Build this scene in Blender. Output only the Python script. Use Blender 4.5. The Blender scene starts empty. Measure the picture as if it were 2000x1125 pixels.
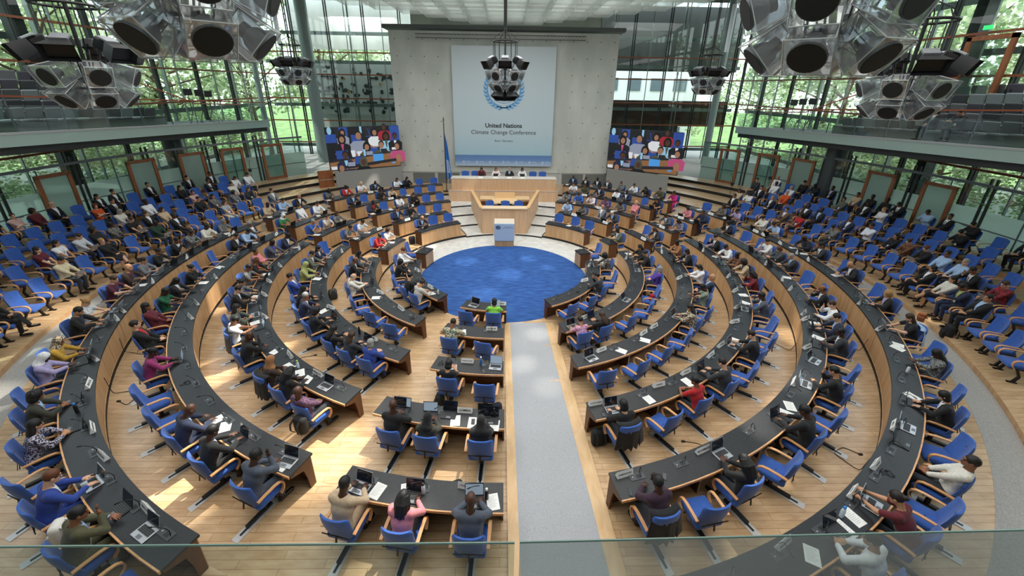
import bpy, bmesh, math, random
import numpy as np
from mathutils import Vector, Matrix
rnd = random.Random(11)
C = bpy.context.scene.collection
rad, sin, cos, pi = math.radians, math.sin, math.cos, math.pi
STEP = .1174
RF = [3.64, 5.38, 7.13, 8.98, 10.86, 12.7]        # front radius of each desk ring
DEP = .55

def P(r, phi, z=0.):                               # phi in degrees, 0 towards the camera, positive to the right
    a = rad(phi)
    return Vector((r * sin(a), -r * cos(a), z))

# ------------------------------------------------------------------ materials
MATS = {}
def new_mat(name):
    m = bpy.data.materials.new(name); m.use_nodes = True
    nt = m.node_tree
    return m, nt, nt.nodes['Principled BSDF']
def srgb(h):
    h = h.lstrip('#')
    f = lambda c: c / 12.92 if c <= .04045 else ((c + .055) / 1.055) ** 2.4
    return tuple(f(int(h[i:i + 2], 16) / 255) for i in (0, 2, 4)) + (1,)
def plain(name, hexc, rough=.55, metal=0., var=.0, scale=8., bump=0., emit=None, es=1., sheen=0.):
    if name in MATS: return MATS[name]
    m, nt, b = new_mat(name)
    c = srgb(hexc)
    b.inputs['Base Color'].default_value = c
    b.inputs['Roughness'].default_value = rough
    b.inputs['Metallic'].default_value = metal
    if sheen: b.inputs['Sheen Weight'].default_value = sheen
    if emit:
        b.inputs['Emission Color'].default_value = srgb(emit); b.inputs['Emission Strength'].default_value = es
    if var or bump:
        tc = nt.nodes.new('ShaderNodeTexCoord'); n = nt.nodes.new('ShaderNodeTexNoise')
        n.inputs['Scale'].default_value = scale; n.inputs['Detail'].default_value = 3
        nt.links.new(tc.outputs['Object'], n.inputs['Vector'])
        if var:
            r = nt.nodes.new('ShaderNodeValToRGB')
            r.color_ramp.elements[0].position = .3; r.color_ramp.elements[1].position = .7
            r.color_ramp.elements[0].color = tuple(x * (1 - var) for x in c[:3]) + (1,)
            r.color_ramp.elements[1].color = tuple(min(1, x * (1 + var)) for x in c[:3]) + (1,)
            nt.links.new(n.outputs['Fac'], r.inputs['Fac']); nt.links.new(r.outputs['Color'], b.inputs['Base Color'])
        if bump:
            bp = nt.nodes.new('ShaderNodeBump'); bp.inputs['Strength'].default_value = bump; bp.inputs['Distance'].default_value = .01
            nt.links.new(n.outputs['Fac'], bp.inputs['Height']); nt.links.new(bp.outputs['Normal'], b.inputs['Normal'])
    MATS[name] = m
    return m
def wood(name, ha, hb, scale=(1, 1, 1), rough=.4, plank=None, coat=.0):
    m, nt, b = new_mat(name)
    tc = nt.nodes.new('ShaderNodeTexCoord'); mp = nt.nodes.new('ShaderNodeMapping')
    mp.inputs['Scale'].default_value = scale
    nt.links.new(tc.outputs['Object'], mp.inputs['Vector'])
    n = nt.nodes.new('ShaderNodeTexNoise'); n.inputs['Scale'].default_value = 2.2; n.inputs['Detail'].default_value = 5; n.inputs['Distortion'].default_value = .4
    nt.links.new(mp.outputs['Vector'], n.inputs['Vector'])
    r = nt.nodes.new('ShaderNodeValToRGB')
    r.color_ramp.elements[0].position = .3; r.color_ramp.elements[1].position = .72
    r.color_ramp.elements[0].color = srgb(ha); r.color_ramp.elements[1].color = srgb(hb)
    nt.links.new(n.outputs['Fac'], r.inputs['Fac'])
    out = r.outputs['Color']
    if plank:
        br = nt.nodes.new('ShaderNodeTexBrick')
        br.inputs['Scale'].default_value = plank; br.inputs['Color1'].default_value = (1, 1, 1, 1); br.inputs['Color2'].default_value = (.8, .76, .7, 1)
        br.inputs['Mortar'].default_value = (.52, .4, .28, 1); br.inputs['Mortar Size'].default_value = .006
        br.inputs['Brick Width'].default_value = 1.6; br.inputs['Row Height'].default_value = .16
        nt.links.new(tc.outputs['Object'], br.inputs['Vector'])
        mx = nt.nodes.new('ShaderNodeMix'); mx.data_type = 'RGBA'; mx.blend_type = 'MULTIPLY'; mx.inputs['Factor'].default_value = .85
        nt.links.new(out, mx.inputs['A']); nt.links.new(br.outputs['Color'], mx.inputs['B']); out = mx.outputs['Result']
    nt.links.new(out, b.inputs['Base Color'])
    b.inputs['Roughness'].default_value = rough
    if coat: b.inputs['Coat Weight'].default_value = coat; b.inputs['Coat Roughness'].default_value = .15
    MATS[name] = m
    return m
def glass(name, tint='#dfeeea', gloss=.12, opacity=.0, rough=.02, milk='#c8d8d4', fr=.45):
    """thin pane: mostly transparent, a little reflective, optionally milky"""
    m, nt, b = new_mat(name)
    o = nt.nodes['Material Output']; nt.nodes.remove(b)
    t = nt.nodes.new('ShaderNodeBsdfTransparent'); t.inputs['Color'].default_value = srgb(tint)
    g = nt.nodes.new('ShaderNodeBsdfGlossy'); g.inputs['Roughness'].default_value = rough
    lw = nt.nodes.new('ShaderNodeLayerWeight'); lw.inputs['Blend'].default_value = .35
    mul = nt.nodes.new('ShaderNodeMath'); mul.operation = 'MULTIPLY_ADD'; mul.inputs[1].default_value = fr; mul.inputs[2].default_value = gloss
    mul.use_clamp = True
    nt.links.new(lw.outputs['Fresnel'], mul.inputs[0])
    mx = nt.nodes.new('ShaderNodeMixShader')
    nt.links.new(mul.outputs[0], mx.inputs[0]); nt.links.new(t.outputs[0], mx.inputs[1]); nt.links.new(g.outputs[0], mx.inputs[2])
    last = mx.outputs[0]
    if opacity:
        d = nt.nodes.new('ShaderNodeBsdfDiffuse'); d.inputs['Color'].default_value = srgb(milk)
        tr = nt.nodes.new('ShaderNodeBsdfTranslucent'); tr.inputs['Color'].default_value = srgb(milk)
        m1 = nt.nodes.new('ShaderNodeMixShader'); m1.inputs[0].default_value = .5
        nt.links.new(d.outputs[0], m1.inputs[1]); nt.links.new(tr.outputs[0], m1.inputs[2])
        m2 = nt.nodes.new('ShaderNodeMixShader'); m2.inputs[0].default_value = opacity
        nt.links.new(last, m2.inputs[1]); nt.links.new(m1.outputs[0], m2.inputs[2]); last = m2.outputs[0]
    nt.links.new(last, o.inputs['Surface'])
    MATS[name] = m
    return m
def marbled(name, ha, hb, scale=1., rough=.6, stretch=(1, 1, 1), lo=.35, hi=.65, spec=.5):
    m, nt, b = new_mat(name)
    tc = nt.nodes.new('ShaderNodeTexCoord'); mp = nt.nodes.new('ShaderNodeMapping'); mp.inputs['Scale'].default_value = stretch
    n = nt.nodes.new('ShaderNodeTexNoise'); n.inputs['Scale'].default_value = scale; n.inputs['Detail'].default_value = 4
    r = nt.nodes.new('ShaderNodeValToRGB')
    r.color_ramp.elements[0].position = lo; r.color_ramp.elements[1].position = hi
    r.color_ramp.elements[0].color = srgb(ha); r.color_ramp.elements[1].color = srgb(hb)
    nt.links.new(tc.outputs['Object'], mp.inputs['Vector']); nt.links.new(mp.outputs['Vector'], n.inputs['Vector'])
    nt.links.new(n.outputs['Fac'], r.inputs['Fac']); nt.links.new(r.outputs['Color'], b.inputs['Base Color'])
    b.inputs['Roughness'].default_value = rough
    b.inputs['Specular IOR Level'].default_value = spec
    MATS[name] = m
    return m

# ------------------------------------------------------------------ mesh builder
class MB:
    def __init__(s): s.v = []; s.f = []; s.mi = []
    def add(s, vs, fs, mi=0):
        o = len(s.v); s.v += [tuple(v) for v in vs]
        for f in fs: s.f.append(tuple(i + o for i in f)); s.mi.append(mi)
        return s
    def quad(s, a, b, c, d, mi=0): return s.add([a, b, c, d], [(0, 1, 2, 3)], mi)
    def box(s, c, size, mi=0, M=None):
        x, y, z = (q / 2 for q in size)
        vs = [Vector((i * x, j * y, k * z)) for i in (-1, 1) for j in (-1, 1) for k in (-1, 1)]
        if M is not None: vs = [M @ v for v in vs]
        vs = [v + Vector(c) for v in vs]
        return s.add(vs, [(0, 1, 3, 2), (4, 6, 7, 5), (0, 4, 5, 1), (2, 3, 7, 6), (0, 2, 6, 4), (1, 5, 7, 3)], mi)
    def rbox(s, c, size, r, mi=0, M=None, seg=3):
        bm = bmesh.new(); bmesh.ops.create_cube(bm, size=1)
        for v in bm.verts: v.co = Vector((v.co.x * size[0], v.co.y * size[1], v.co.z * size[2]))
        bmesh.ops.bevel(bm, geom=bm.edges[:], offset=r, segments=seg, profile=.5, affect='EDGES')
        bm.verts.index_update()
        vs = [(M @ v.co if M is not None else v.co) + Vector(c) for v in bm.verts]
        fs = [[v.index for v in f.verts] for f in bm.faces]; bm.free()
        return s.add(vs, fs, mi)
    def tube(s, pts, r, n=8, mi=0, cap=True, closed=False):
        pts = [Vector(p) for p in pts]; N = len(pts)
        rr = r if isinstance(r, (list, tuple)) else [r] * N
        vs = []; up = None
        for i, p in enumerate(pts):
            a = pts[i - 1] if i or closed else p; b = pts[(i + 1) % N] if i < N - 1 or closed else p
            t = (b - a).normalized() if (b - a).length > 1e-9 else Vector((0, 0, 1))
            if up is None: up = Vector((0, 0, 1)) if abs(t.z) < .9 else Vector((1, 0, 0))
            x = t.cross(up); x = x.normalized() if x.length > 1e-6 else Vector((1, 0, 0)); y = t.cross(x).normalized(); up = -y if abs(t.z) < .95 else up
            for j in range(n):
                an = 2 * pi * j / n
                vs.append(p + x * (cos(an) * rr[i]) + y * (sin(an) * rr[i]))
        fs = []
        M = N if closed else N - 1
        for i in range(M):
            for j in range(n):
                k = (j + 1) % n; i2 = (i + 1) % N
                fs.append((i * n + j, i * n + k, i2 * n + k, i2 * n + j))
        if cap and not closed: fs.append(tuple(range(n))[::-1]); fs.append(tuple((N - 1) * n + j for j in range(n)))
        return s.add(vs, fs, mi)
    def strip(s, pts, side, w, t, mi=0):
        """flat bar swept along pts; side = direction of its width w, thickness t"""
        pts = [Vector(p) for p in pts]; side = Vector(side).normalized(); vs = []
        for i, p in enumerate(pts):
            a = pts[max(0, i - 1)]; b = pts[min(len(pts) - 1, i + 1)]
            n = (b - a).normalized().cross(side)
            for q, e in ((-1, -1), (1, -1), (1, 1), (-1, 1)): vs.append(p + side * (q * w / 2) + n * (e * t / 2))
        fs = []
        for i in range(len(pts) - 1):
            for j in range(4):
                k = (j + 1) % 4; fs.append((i * 4 + j, i * 4 + k, i * 4 + 4 + k, i * 4 + 4 + j))
        fs += [(3, 2, 1, 0), tuple(len(vs) - 4 + j for j in range(4))]
        return s.add(vs, fs, mi)
    def lathe(s, prof, n=16, mi=0, M=None):
        vs = []; fs = []
        for (r, z) in prof:
            for j in range(n):
                a = 2 * pi * j / n; v = Vector((r * cos(a), r * sin(a), z)); vs.append(M @ v if M is not None else v)
        for i in range(len(prof) - 1):
            for j in range(n):
                k = (j + 1) % n; fs.append((i * n + j, i * n + k, i * n + n + k, i * n + n + j))
        fs.append(tuple(range(n))[::-1]); fs.append(tuple((len(prof) - 1) * n + j for j in range(n)))
        return s.add(vs, fs, mi)
    def prism(s, poly, z0, z1, mi=0):
        n = len(poly); vs = [(x, y, z0) for x, y in poly] + [(x, y, z1) for x, y in poly]
        fs = [tuple(range(n))[::-1], tuple(range(n, 2 * n))] + [(i, (i + 1) % n, n + (i + 1) % n, n + i) for i in range(n)]
        return s.add(vs, fs, mi)
    def arc(s, r0, r1, p0, p1, z0, z1, mi=0, step=2., rf=None, mtop=None):
        """curved block between radii and angles"""
        n = max(1, int(math.ceil(abs(p1 - p0) / step))); vs = []
        for i in range(n + 1):
            p = p0 + (p1 - p0) * i / n; o = rf(p) if rf else 0
            vs += [P(r0 - o, p, z0), P(r1 - o, p, z0), P(r1 - o, p, z1), P(r0 - o, p, z1)]
        fs = []; ms = []
        for i in range(n):
            for j in range(4):
                k = (j + 1) % 4; fs.append((i * 4 + j, i * 4 + k, i * 4 + 4 + k, i * 4 + 4 + j)); ms.append(mtop if (mtop is not None and j == 2) else mi)
        fs += [(3, 2, 1, 0), tuple(n * 4 + j for j in range(4))]; ms += [mi, mi]
        o = len(s.v); s.v += [tuple(v) for v in vs]
        for f, m in zip(fs, ms): s.f.append(tuple(i + o for i in f)); s.mi.append(m)
        return s
    def mesh(s, name, mats, smooth=False, angle=None):
        me = bpy.data.meshes.new(name); me.from_pydata(s.v, [], s.f)
        for m in mats: me.materials.append(m)
        me.polygons.foreach_set('material_index', s.mi)
        bm = bmesh.new(); bm.from_mesh(me); bmesh.ops.recalc_face_normals(bm, faces=bm.faces); bm.to_mesh(me); bm.free()
        if smooth or angle:
            me.polygons.foreach_set('use_smooth', [True] * len(me.polygons))
            if angle: me.set_sharp_from_angle(angle=rad(angle))
        me.update(); return me
    def build(s, name, mats, parent=None, smooth=False, angle=None, loc=None):
        if not isinstance(mats, (list, tuple)): mats = [mats]
        return put(name, s.mesh(name, mats, smooth, angle), parent, loc)
def put(name, me, parent=None, loc=None, rotz=None):
    o = bpy.data.objects.new(name, me); C.objects.link(o)
    if parent is not None: o.parent = parent
    if loc is not None: o.location = loc
    if rotz is not None: o.rotation_euler.z = rotz
    return o
def tag(o, label, cat, group=None):
    o['label'] = label; o['category'] = cat
    if group: o['group'] = group
    return o
def thing(name, label, cat, loc=(0, 0, 0), rotz=0., group=None):
    return tag(put(name, None, None, loc, rotz), label, cat, group)
def struct(o): o['kind'] = 'structure'; return o
def fit(*opts):
    for s in opts:
        if len(s.split()) <= 15: return s
    return opts[-1]
def clone(o, parent=None):
    c = o.copy(); C.objects.link(c)
    if parent is not None: c.parent = parent
    for ch in o.children: clone(ch, c)
    return c
ORD = 'first second third fourth fifth sixth seventh eighth ninth tenth eleventh twelfth thirteenth fourteenth fifteenth sixteenth seventeenth eighteenth nineteenth twentieth twenty-first twenty-second twenty-third twenty-fourth twenty-fifth twenty-sixth'.split()
TEXTS = {}
def text_mesh(s, size, mat, bold=False, ext=.0, align='CENTER'):
    k = (s, size, mat.name, bold, align)
    if k in TEXTS: return TEXTS[k]
    cu = bpy.data.curves.new('lettering', 'FONT'); cu.body = s; cu.size = size; cu.align_x = align; cu.align_y = 'CENTER'
    cu.extrude = ext; cu.resolution_u = 3
    if bold: cu.offset = size * .022
    o = bpy.data.objects.new('lettering', cu); C.objects.link(o)
    bpy.context.view_layer.update()
    dg = bpy.context.evaluated_depsgraph_get()
    me = bpy.data.meshes.new_from_object(o.evaluated_get(dg), depsgraph=dg)
    bpy.data.objects.remove(o); bpy.data.curves.remove(cu)
    me.materials.clear(); me.materials.append(mat)
    TEXTS[k] = me
    return me
def text_bits(s, size, M, bold=False):
    """vertices and faces of a line of lettering placed by matrix M"""
    me = text_mesh(s, size, INK, bold)
    return [M @ v.co for v in me.vertices], [tuple(p.vertices) for p in me.polygons]

# shared materials
INK = plain('ink', '#14161c', .7)
M_BLUE = plain('chair_blue', '#2c58a8', .85, var=.10, scale=14, bump=.12, sheen=.25)
M_BLUED = plain('chair_blue_piping', '#12357e', .85)
M_ARM = wood('arm_beech', '#c98f5a', '#dfae7c', (6, 1, 1), .38)
M_BLACK = plain('black_metal', '#0b0c0e', .45)
M_BLACKP = plain('black_plastic', '#111214', .5)
M_STEEL = plain('brushed_steel', '#b4b6b8', .4, .35, var=.06, scale=30)
M_TRACK = plain('track_plate', '#cdcecf', .4, .2)
M_CONS = plain('console_plate', '#44474b', .4, .4)
M_GREYM = plain('grey_metal', '#70767c', .45, .6)
M_TOP = marbled('desk_black', '#15171b', '#1f2227', 30, .42)
M_OAK = wood('oak_panel', '#b48a5f', '#cda77c', (3, 3, .35), .42)
M_OAKD = wood('oak_dark', '#4e2f1a', '#6a4327', (3, 3, .4), .5)
M_OAKL = wood('oak_light', '#c9a07a', '#dab896', (5, 5, .3), .45)
M_KICK = plain('kick_black', '#08080a', .6)
M_FLOOR = wood('floor_planks', '#c7a27a', '#dfc29b', (1.2, 5, 1), .33, plank=1.1, coat=.15)
M_WHITEF = marbled('pale_stone', '#c9c8c4', '#dcdbd6', 3, .45)
M_RAMP = marbled('grey_carpet', '#999ca2', '#b5b7bb', 60, .9, lo=.3, hi=.7)
M_WALK = marbled('grey_walkway', '#9d9c9a', '#b4b2ae', 40, .8)
M_CARPET = marbled('blue_carpet', '#1f4684', '#2f5da0', 2.4, .95, (1, 3, 1))
M_WHITE = plain('paper_white', '#e9e9e6', .8)
M_CREAM = plain('wall_grey_pale', '#b3b5b2', .75, var=.03, scale=2)
M_CONC = marbled('concrete', '#b9beb8', '#cdd0ca', .5, .8, (1.6, 1, .7))
M_RAILW = wood('rail_wood', '#6d3a22', '#8d5230', (4, 4, 4), .45)
M_DOORW = wood('door_wood', '#7a4526', '#98603a', (3, 3, .6), .42)
M_DKGREY = plain('charcoal', '#2a2d30', .6)
M_MULL = plain('mullion_dark', '#2b3130', .45, .4)
M_MULL2 = plain('mullion_grey', '#7c8682', .4, .5)
M_GLASS = glass('clear_glass', '#eaf4f1', .03)
M_GLASST = glass('facade_glass', '#e6f2ee', .04)
M_FROST = glass('frosted_glass', '#dcebe6', .03, .62, .1, '#c9dbd6')
M_BALU = glass('balustrade_glass', '#dcebe7', .015, fr=.12)
M_PARA = glass('parapet_glass', '#d3dfdd', .03)
M_ACRYL = glass('clear_acrylic', '#f4f6f7', .14, .10, .03, '#f2f5f7')
M_COLUMN = plain('column_paint', '#8b9a99', .4, .2)
M_FASCIA = plain('fascia_pale', '#a9c0bb', .35, .1)
M_SCREEN = plain('laptop_screen', '#07090c', .12, emit='#1a2430', es=.25)
M_SCREENL = plain('laptop_screen_lit', '#8fa3b5', .15, emit='#a9bccd', es=.35)
M_KEYS = plain('keyboard_dark', '#1a1b1e', .55)
M_SILV = plain('laptop_silver', '#b5b8bd', .35, .7)
M_LAPB = plain('laptop_black', '#17181b', .4)
# ------------------------------------------------------------------ people: one continuous body surface per pose, clothes as children
class Field:
    def __init__(s, lo, hi, h):
        s.h = h; s.lo = np.array(lo, float)
        s.n = np.ceil((np.array(hi) - s.lo) / h).astype(int) + 1
        s.ax = [s.lo[i] + h * np.arange(s.n[i]) for i in range(3)]
        s.d = np.full(s.n, .25, np.float32)
    def block(s, lo, hi):
        sl = []
        for i in range(3):
            a = max(0, int((lo[i] - s.lo[i]) / s.h)); b = min(s.n[i], int((hi[i] - s.lo[i]) / s.h) + 2)
            if b <= a: return None, None
            sl.append(slice(a, b))
        X = s.ax[0][sl[0]][:, None, None]; Y = s.ax[1][sl[1]][None, :, None]; Z = s.ax[2][sl[2]][None, None, :]
        return tuple(sl), (X, Y, Z)
    def put(s, f, lo, hi, k=.02, sub=False):
        m = k + .05
        sl, g = s.block(np.array(lo) - m, np.array(hi) + m)
        if sl is None: return
        d = f(*g).astype(np.float32); a = s.d[sl]
        if sub: d = -d; hh = np.clip(.5 - .5 * (d - (-(-a))) / k, 0, 1); s.d[sl] = np.maximum(a, d); return
        hh = np.clip(.5 + .5 * (d - a) / k, 0, 1)
        s.d[sl] = d * (1 - hh) + a * hh - k * hh * (1 - hh)
    def cone(s, a, b, r1, r2, k=.02, sx=1., sub=False, grow=0.):
        a = np.array(a, float); b = np.array(b, float); ab = b - a; l2 = (ab ** 2).sum() + 1e-9; r1 += grow; r2 += grow
        def f(X, Y, Z):
            t = np.clip(((X - a[0]) * ab[0] + (Y - a[1]) * ab[1] + (Z - a[2]) * ab[2]) / l2, 0, 1)
            dx = (X - a[0] - t * ab[0]) / sx; dy = Y - a[1] - t * ab[1]; dz = Z - a[2] - t * ab[2]
            return np.sqrt(dx * dx + dy * dy + dz * dz) - (r1 + (r2 - r1) * t)
        R = max(r1, r2) * max(1, sx)
        s.put(f, np.minimum(a, b) - R, np.maximum(a, b) + R, k, sub)
    def ell(s, c, r, M=None, k=.02, sub=False, grow=0.):
        c = np.array(c, float); r = np.array(r, float) + grow; R = np.array(M) if M is not None else np.eye(3)
        def f(X, Y, Z):
            x = X - c[0]; y = Y - c[1]; z = Z - c[2]
            u = (R[0, 0] * x + R[1, 0] * y + R[2, 0] * z) / r[0]; v = (R[0, 1] * x + R[1, 1] * y + R[2, 1] * z) / r[1]; w = (R[0, 2] * x + R[1, 2] * y + R[2, 2] * z) / r[2]
            q = np.sqrt(u * u + v * v + w * w)
            return (q - 1) * r.min()
        s.put(f, c - r.max(), c + r.max(), k, sub)
    def noise(s, amp, fr):
        X, Y, Z = (s.ax[0][:, None, None], s.ax[1][None, :, None], s.ax[2][None, None, :])
        s.d += (amp * np.sin(fr * X + 2 * np.sin(fr * .7 * Z)) * np.sin(fr * Y + 1.3) * np.sin(fr * Z + .5)).astype(np.float32)
    def mesh(s):
        d = s.d; ins = d < 0; n = s.n
        c = np.zeros(n - 1, np.int8)
        for i in (0, 1):
            for j in (0, 1):
                for k in (0, 1): c += ins[i:n[0] - 1 + i, j:n[1] - 1 + j, k:n[2] - 1 + k]
        cells = np.argwhere((c > 0) & (c < 8)); idx = np.full(n - 1, -1, np.int32); idx[tuple(cells.T)] = np.arange(len(cells))
        cor = [(i, j, k) for i in (0, 1) for j in (0, 1) for k in (0, 1)]
        V = np.stack([d[cells[:, 0] + i, cells[:, 1] + j, cells[:, 2] + k] for i, j, k in cor], 1)
        acc = np.zeros((len(cells), 3)); cnt = np.zeros(len(cells))
        for p in range(8):
            for q in range(p + 1, 8):
                if sum(abs(cor[p][e] - cor[q][e]) for e in range(3)) != 1: continue
                a, b = V[:, p], V[:, q]; m = (a < 0) != (b < 0)
                t = np.where(m, a / np.where(m, a - b, 1), 0)
                pt = np.array(cor[p])[None] + t[:, None] * (np.array(cor[q]) - np.array(cor[p]))[None]
                acc += pt * m[:, None]; cnt += m
        verts = s.lo + s.h * (cells + acc / cnt[:, None])
        quads = []
        for ax in range(3):
            u, v = [(1, 2), (2, 0), (0, 1)][ax]
            sl0 = [slice(None)] * 3; sl1 = [slice(None)] * 3; sl0[ax] = slice(0, -1); sl1[ax] = slice(1, None)
            a = ins[tuple(sl0)]; b = ins[tuple(sl1)]
            e = np.argwhere(a != b)
            e = e[(e[:, u] > 0) & (e[:, v] > 0) & (e[:, u] < n[u] - 1) & (e[:, v] < n[v] - 1)]
            if not len(e): continue
            fl = a[tuple(e.T)]
            def at(du, dv):
                q = e.copy(); q[:, u] -= du; q[:, v] -= dv; return idx[tuple(q.T)]
            Q = np.stack([at(1, 1), at(0, 1), at(0, 0), at(1, 0)], 1)
            Q[~fl] = Q[~fl][:, ::-1]; quads.append(Q)
        return verts, np.concatenate(quads)

def to_mesh(name, V, Q, mi, nm):
    me = bpy.data.meshes.new(name)
    me.vertices.add(len(V)); me.vertices.foreach_set('co', V.astype(np.float32).ravel())
    me.loops.add(len(Q) * 4); me.loops.foreach_set('vertex_index', Q.astype(np.int32).ravel())
    me.polygons.add(len(Q)); me.polygons.foreach_set('loop_start', np.arange(0, len(Q) * 4, 4, dtype=np.int32))
    me.polygons.foreach_set('material_index', mi.astype(np.int32))
    me.polygons.foreach_set('use_smooth', np.ones(len(Q), bool))
    for _ in range(nm): me.materials.append(M_WHITE)
    me.update(calc_edges=True); me.validate(); return me

def Rx(a): a = rad(a); return np.array([[1, 0, 0], [0, cos(a), -sin(a)], [0, sin(a), cos(a)]])
def Ry(a): a = rad(a); return np.array([[cos(a), 0, sin(a)], [0, 1, 0], [-sin(a), 0, cos(a)]])
def Rz(a): a = rad(a); return np.array([[cos(a), -sin(a), 0], [sin(a), cos(a), 0], [0, 0, 1]])
A_ = np.array
def ik(s, w, l1, l2, pole):
    d = w - s; L = min(np.linalg.norm(d), (l1 + l2) * .999); u = d / np.linalg.norm(d); w = s + u * L
    a = (l1 * l1 - l2 * l2 + L * L) / (2 * L); h = math.sqrt(max(0, l1 * l1 - a * a))
    p = pole - u * (pole @ u); p /= np.linalg.norm(p)
    return s + u * a + p * h, w

# lean, head pitch, head yaw, right wrist, left wrist, right pole, left pole, legs, hand directions
POSES = {
 'T': (15, 18, 0, (.12, .37, .815), (-.12, .37, .815), (1, -.2, -.55), (-1, -.2, -.55), 'd', (-.15, 1, -.12), (.15, 1, -.12)),
 'R': (16, 8, 14, (.05, .34, .81), (-.12, .36, .81), (1, -.1, -.45), (-1, -.1, -.45), 'd', (-1, .5, 0), (1, .5, 0)),
 'C': (16, 12, -10, (.07, .27, 1.07), (-.05, .37, .81), (.4, 1, -1), (-1, -.1, -.45), 'd', (-.25, -.1, 1), (1, .4, 0)),
 'B': (-10, 4, 10, (.08, .20, .67), (-.08, .18, .67), (1, -.5, -.5), (-1, -.5, -.5), 'd', (-.7, .7, -.1), (.7, .7, -.1)),
 'K': (-12, 4, -12, (.06, .20, .70), (-.07, .17, .68), (1, -.5, -.5), (-1, -.5, -.5), 'x', (-.7, .7, -.1), (.8, .5, -.1)),
 'W': (18, 32, 0, (.11, .37, .81), (-.16, .35, .81), (1, -.1, -.5), (-1, -.1, -.5), 'd', (-.3, 1, -.2), (.8, .6, 0)),
 'F': (-6, 2, -16, (-.11, .15, .88), (.12, .13, .86), (1, .2, -.8), (-1, .2, -.8), 'd', (-1, .2, 0), (1, .2, 0)),
 'P': (2, 34, 0, (.06, .31, .86), (-.06, .31, .86), (1, -.1, -.8), (-1, -.1, -.8), 'd', (-.35, 1, .3), (.35, 1, .3)),
 'L': (0, 24, 4, (.12, .30, .70), (-.12, .30, .70), (.9, -.2, -.7), (-.9, -.2, -.7), 'd', (-.2, 1, -.15), (.2, 1, -.15)),
 'X': (30, 14, 0, (.11, .62, .83), (-.12, .60, .83), (.7, -.1, -.8), (-.7, -.1, -.8), 'd', (-.1, 1, -.1), (.1, 1, -.1)),
}
BOD = {}
def skeleton(po):
    lean, hp, hy, wr, wl, pr, pl, legs, hr, hl = POSES[po]
    J = {}; T = Rx(-lean); pel = A_([0, -.13, .565])
    tr = lambda v: pel + T @ A_(v)
    J['T'] = T; J['pel'] = pel; J['waist'] = tr((0, .0, .19)); J['chest'] = tr((0, .012, .40)); J['neck'] = tr((0, -.005, .56))
    J['tr'] = tr
    Hd = Rz(hy) @ Rx(-(lean * .35 + hp)); J['H'] = Hd
    J['head'] = J['neck'] + Hd @ A_([0, .028, .155]) + T @ A_([0, 0, .01])
    for s, w, p, h, n in ((1, wr, pr, hr, 'R'), (-1, wl, pl, hl, 'L')):
        sh = tr((s * .178, -.008, .495)); e, w = ik(sh, A_(w, float), .285, .255, A_(p, float)); J['sh' + n] = sh; J['el' + n] = e; J['wr' + n] = w
        hd = A_(h, float); hd /= np.linalg.norm(hd); J['hd' + n] = hd
    if legs == 'd':
        for s, n in ((1, 'R'), (-1, 'L')):
            J['hip' + n] = A_([s * .09, -.11, .545]); J['kn' + n] = A_([s * .125, .31, .535]); J['an' + n] = A_([s * .125, .27, .09]); J['to' + n] = A_([s * .14, .43, .045])
    else:
        J['hipR'] = A_([.09, -.11, .545]); J['knR'] = A_([.08, .32, .53]); J['anR'] = A_([.09, .30, .09]); J['toR'] = A_([.1, .46, .045])
        J['hipL'] = A_([-.09, -.11, .55]); J['knL'] = A_([.02, .33, .66]); J['anL'] = A_([.14, .58, .36]); J['toL'] = A_([.15, .73, .33])
    return J
def hand(F, w, d, s):
    up = A_([0, 0, 1.]) if abs(d[2]) < .8 else A_([0, -1., 0])
    side = np.cross(d, up); side /= np.linalg.norm(side); nrm = np.cross(side, d)
    pc = w + d * .045
    F.cone(w, w + d * .03, .025, .028, .02); F.cone(pc - side * .018, pc + side * .018, .026, .026, .015); F.cone(pc + d * .028 - side * .022, pc + d * .028 + side * .022, .017, .017, .012)
    for i, (o, L) in enumerate(((-.033, .062), (-.011, .075), (.011, .08), (.033, .07))):
        b = pc + d * .035 + side * o * 1.0; dd = d + side * o * 2.2 - nrm * .25; dd /= np.linalg.norm(dd)
        m = b + dd * L * .55; d2 = dd - nrm * .7; d2 /= np.linalg.norm(d2)
        F.cone(b, m, .0098, .009, .004); F.cone(m, m + d2 * L * .5, .009, .0075, .004)
    ts = side * (-1 if s > 0 else 1)
    b = w + d * .02 + ts * .022; m = b + (d * .6 + ts * .8) * .036; F.cone(b, m, .0125, .011, .008); F.cone(m, m + (d * .9 + ts * .25 - nrm * .2) * .034, .0105, .0085, .004)

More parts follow.
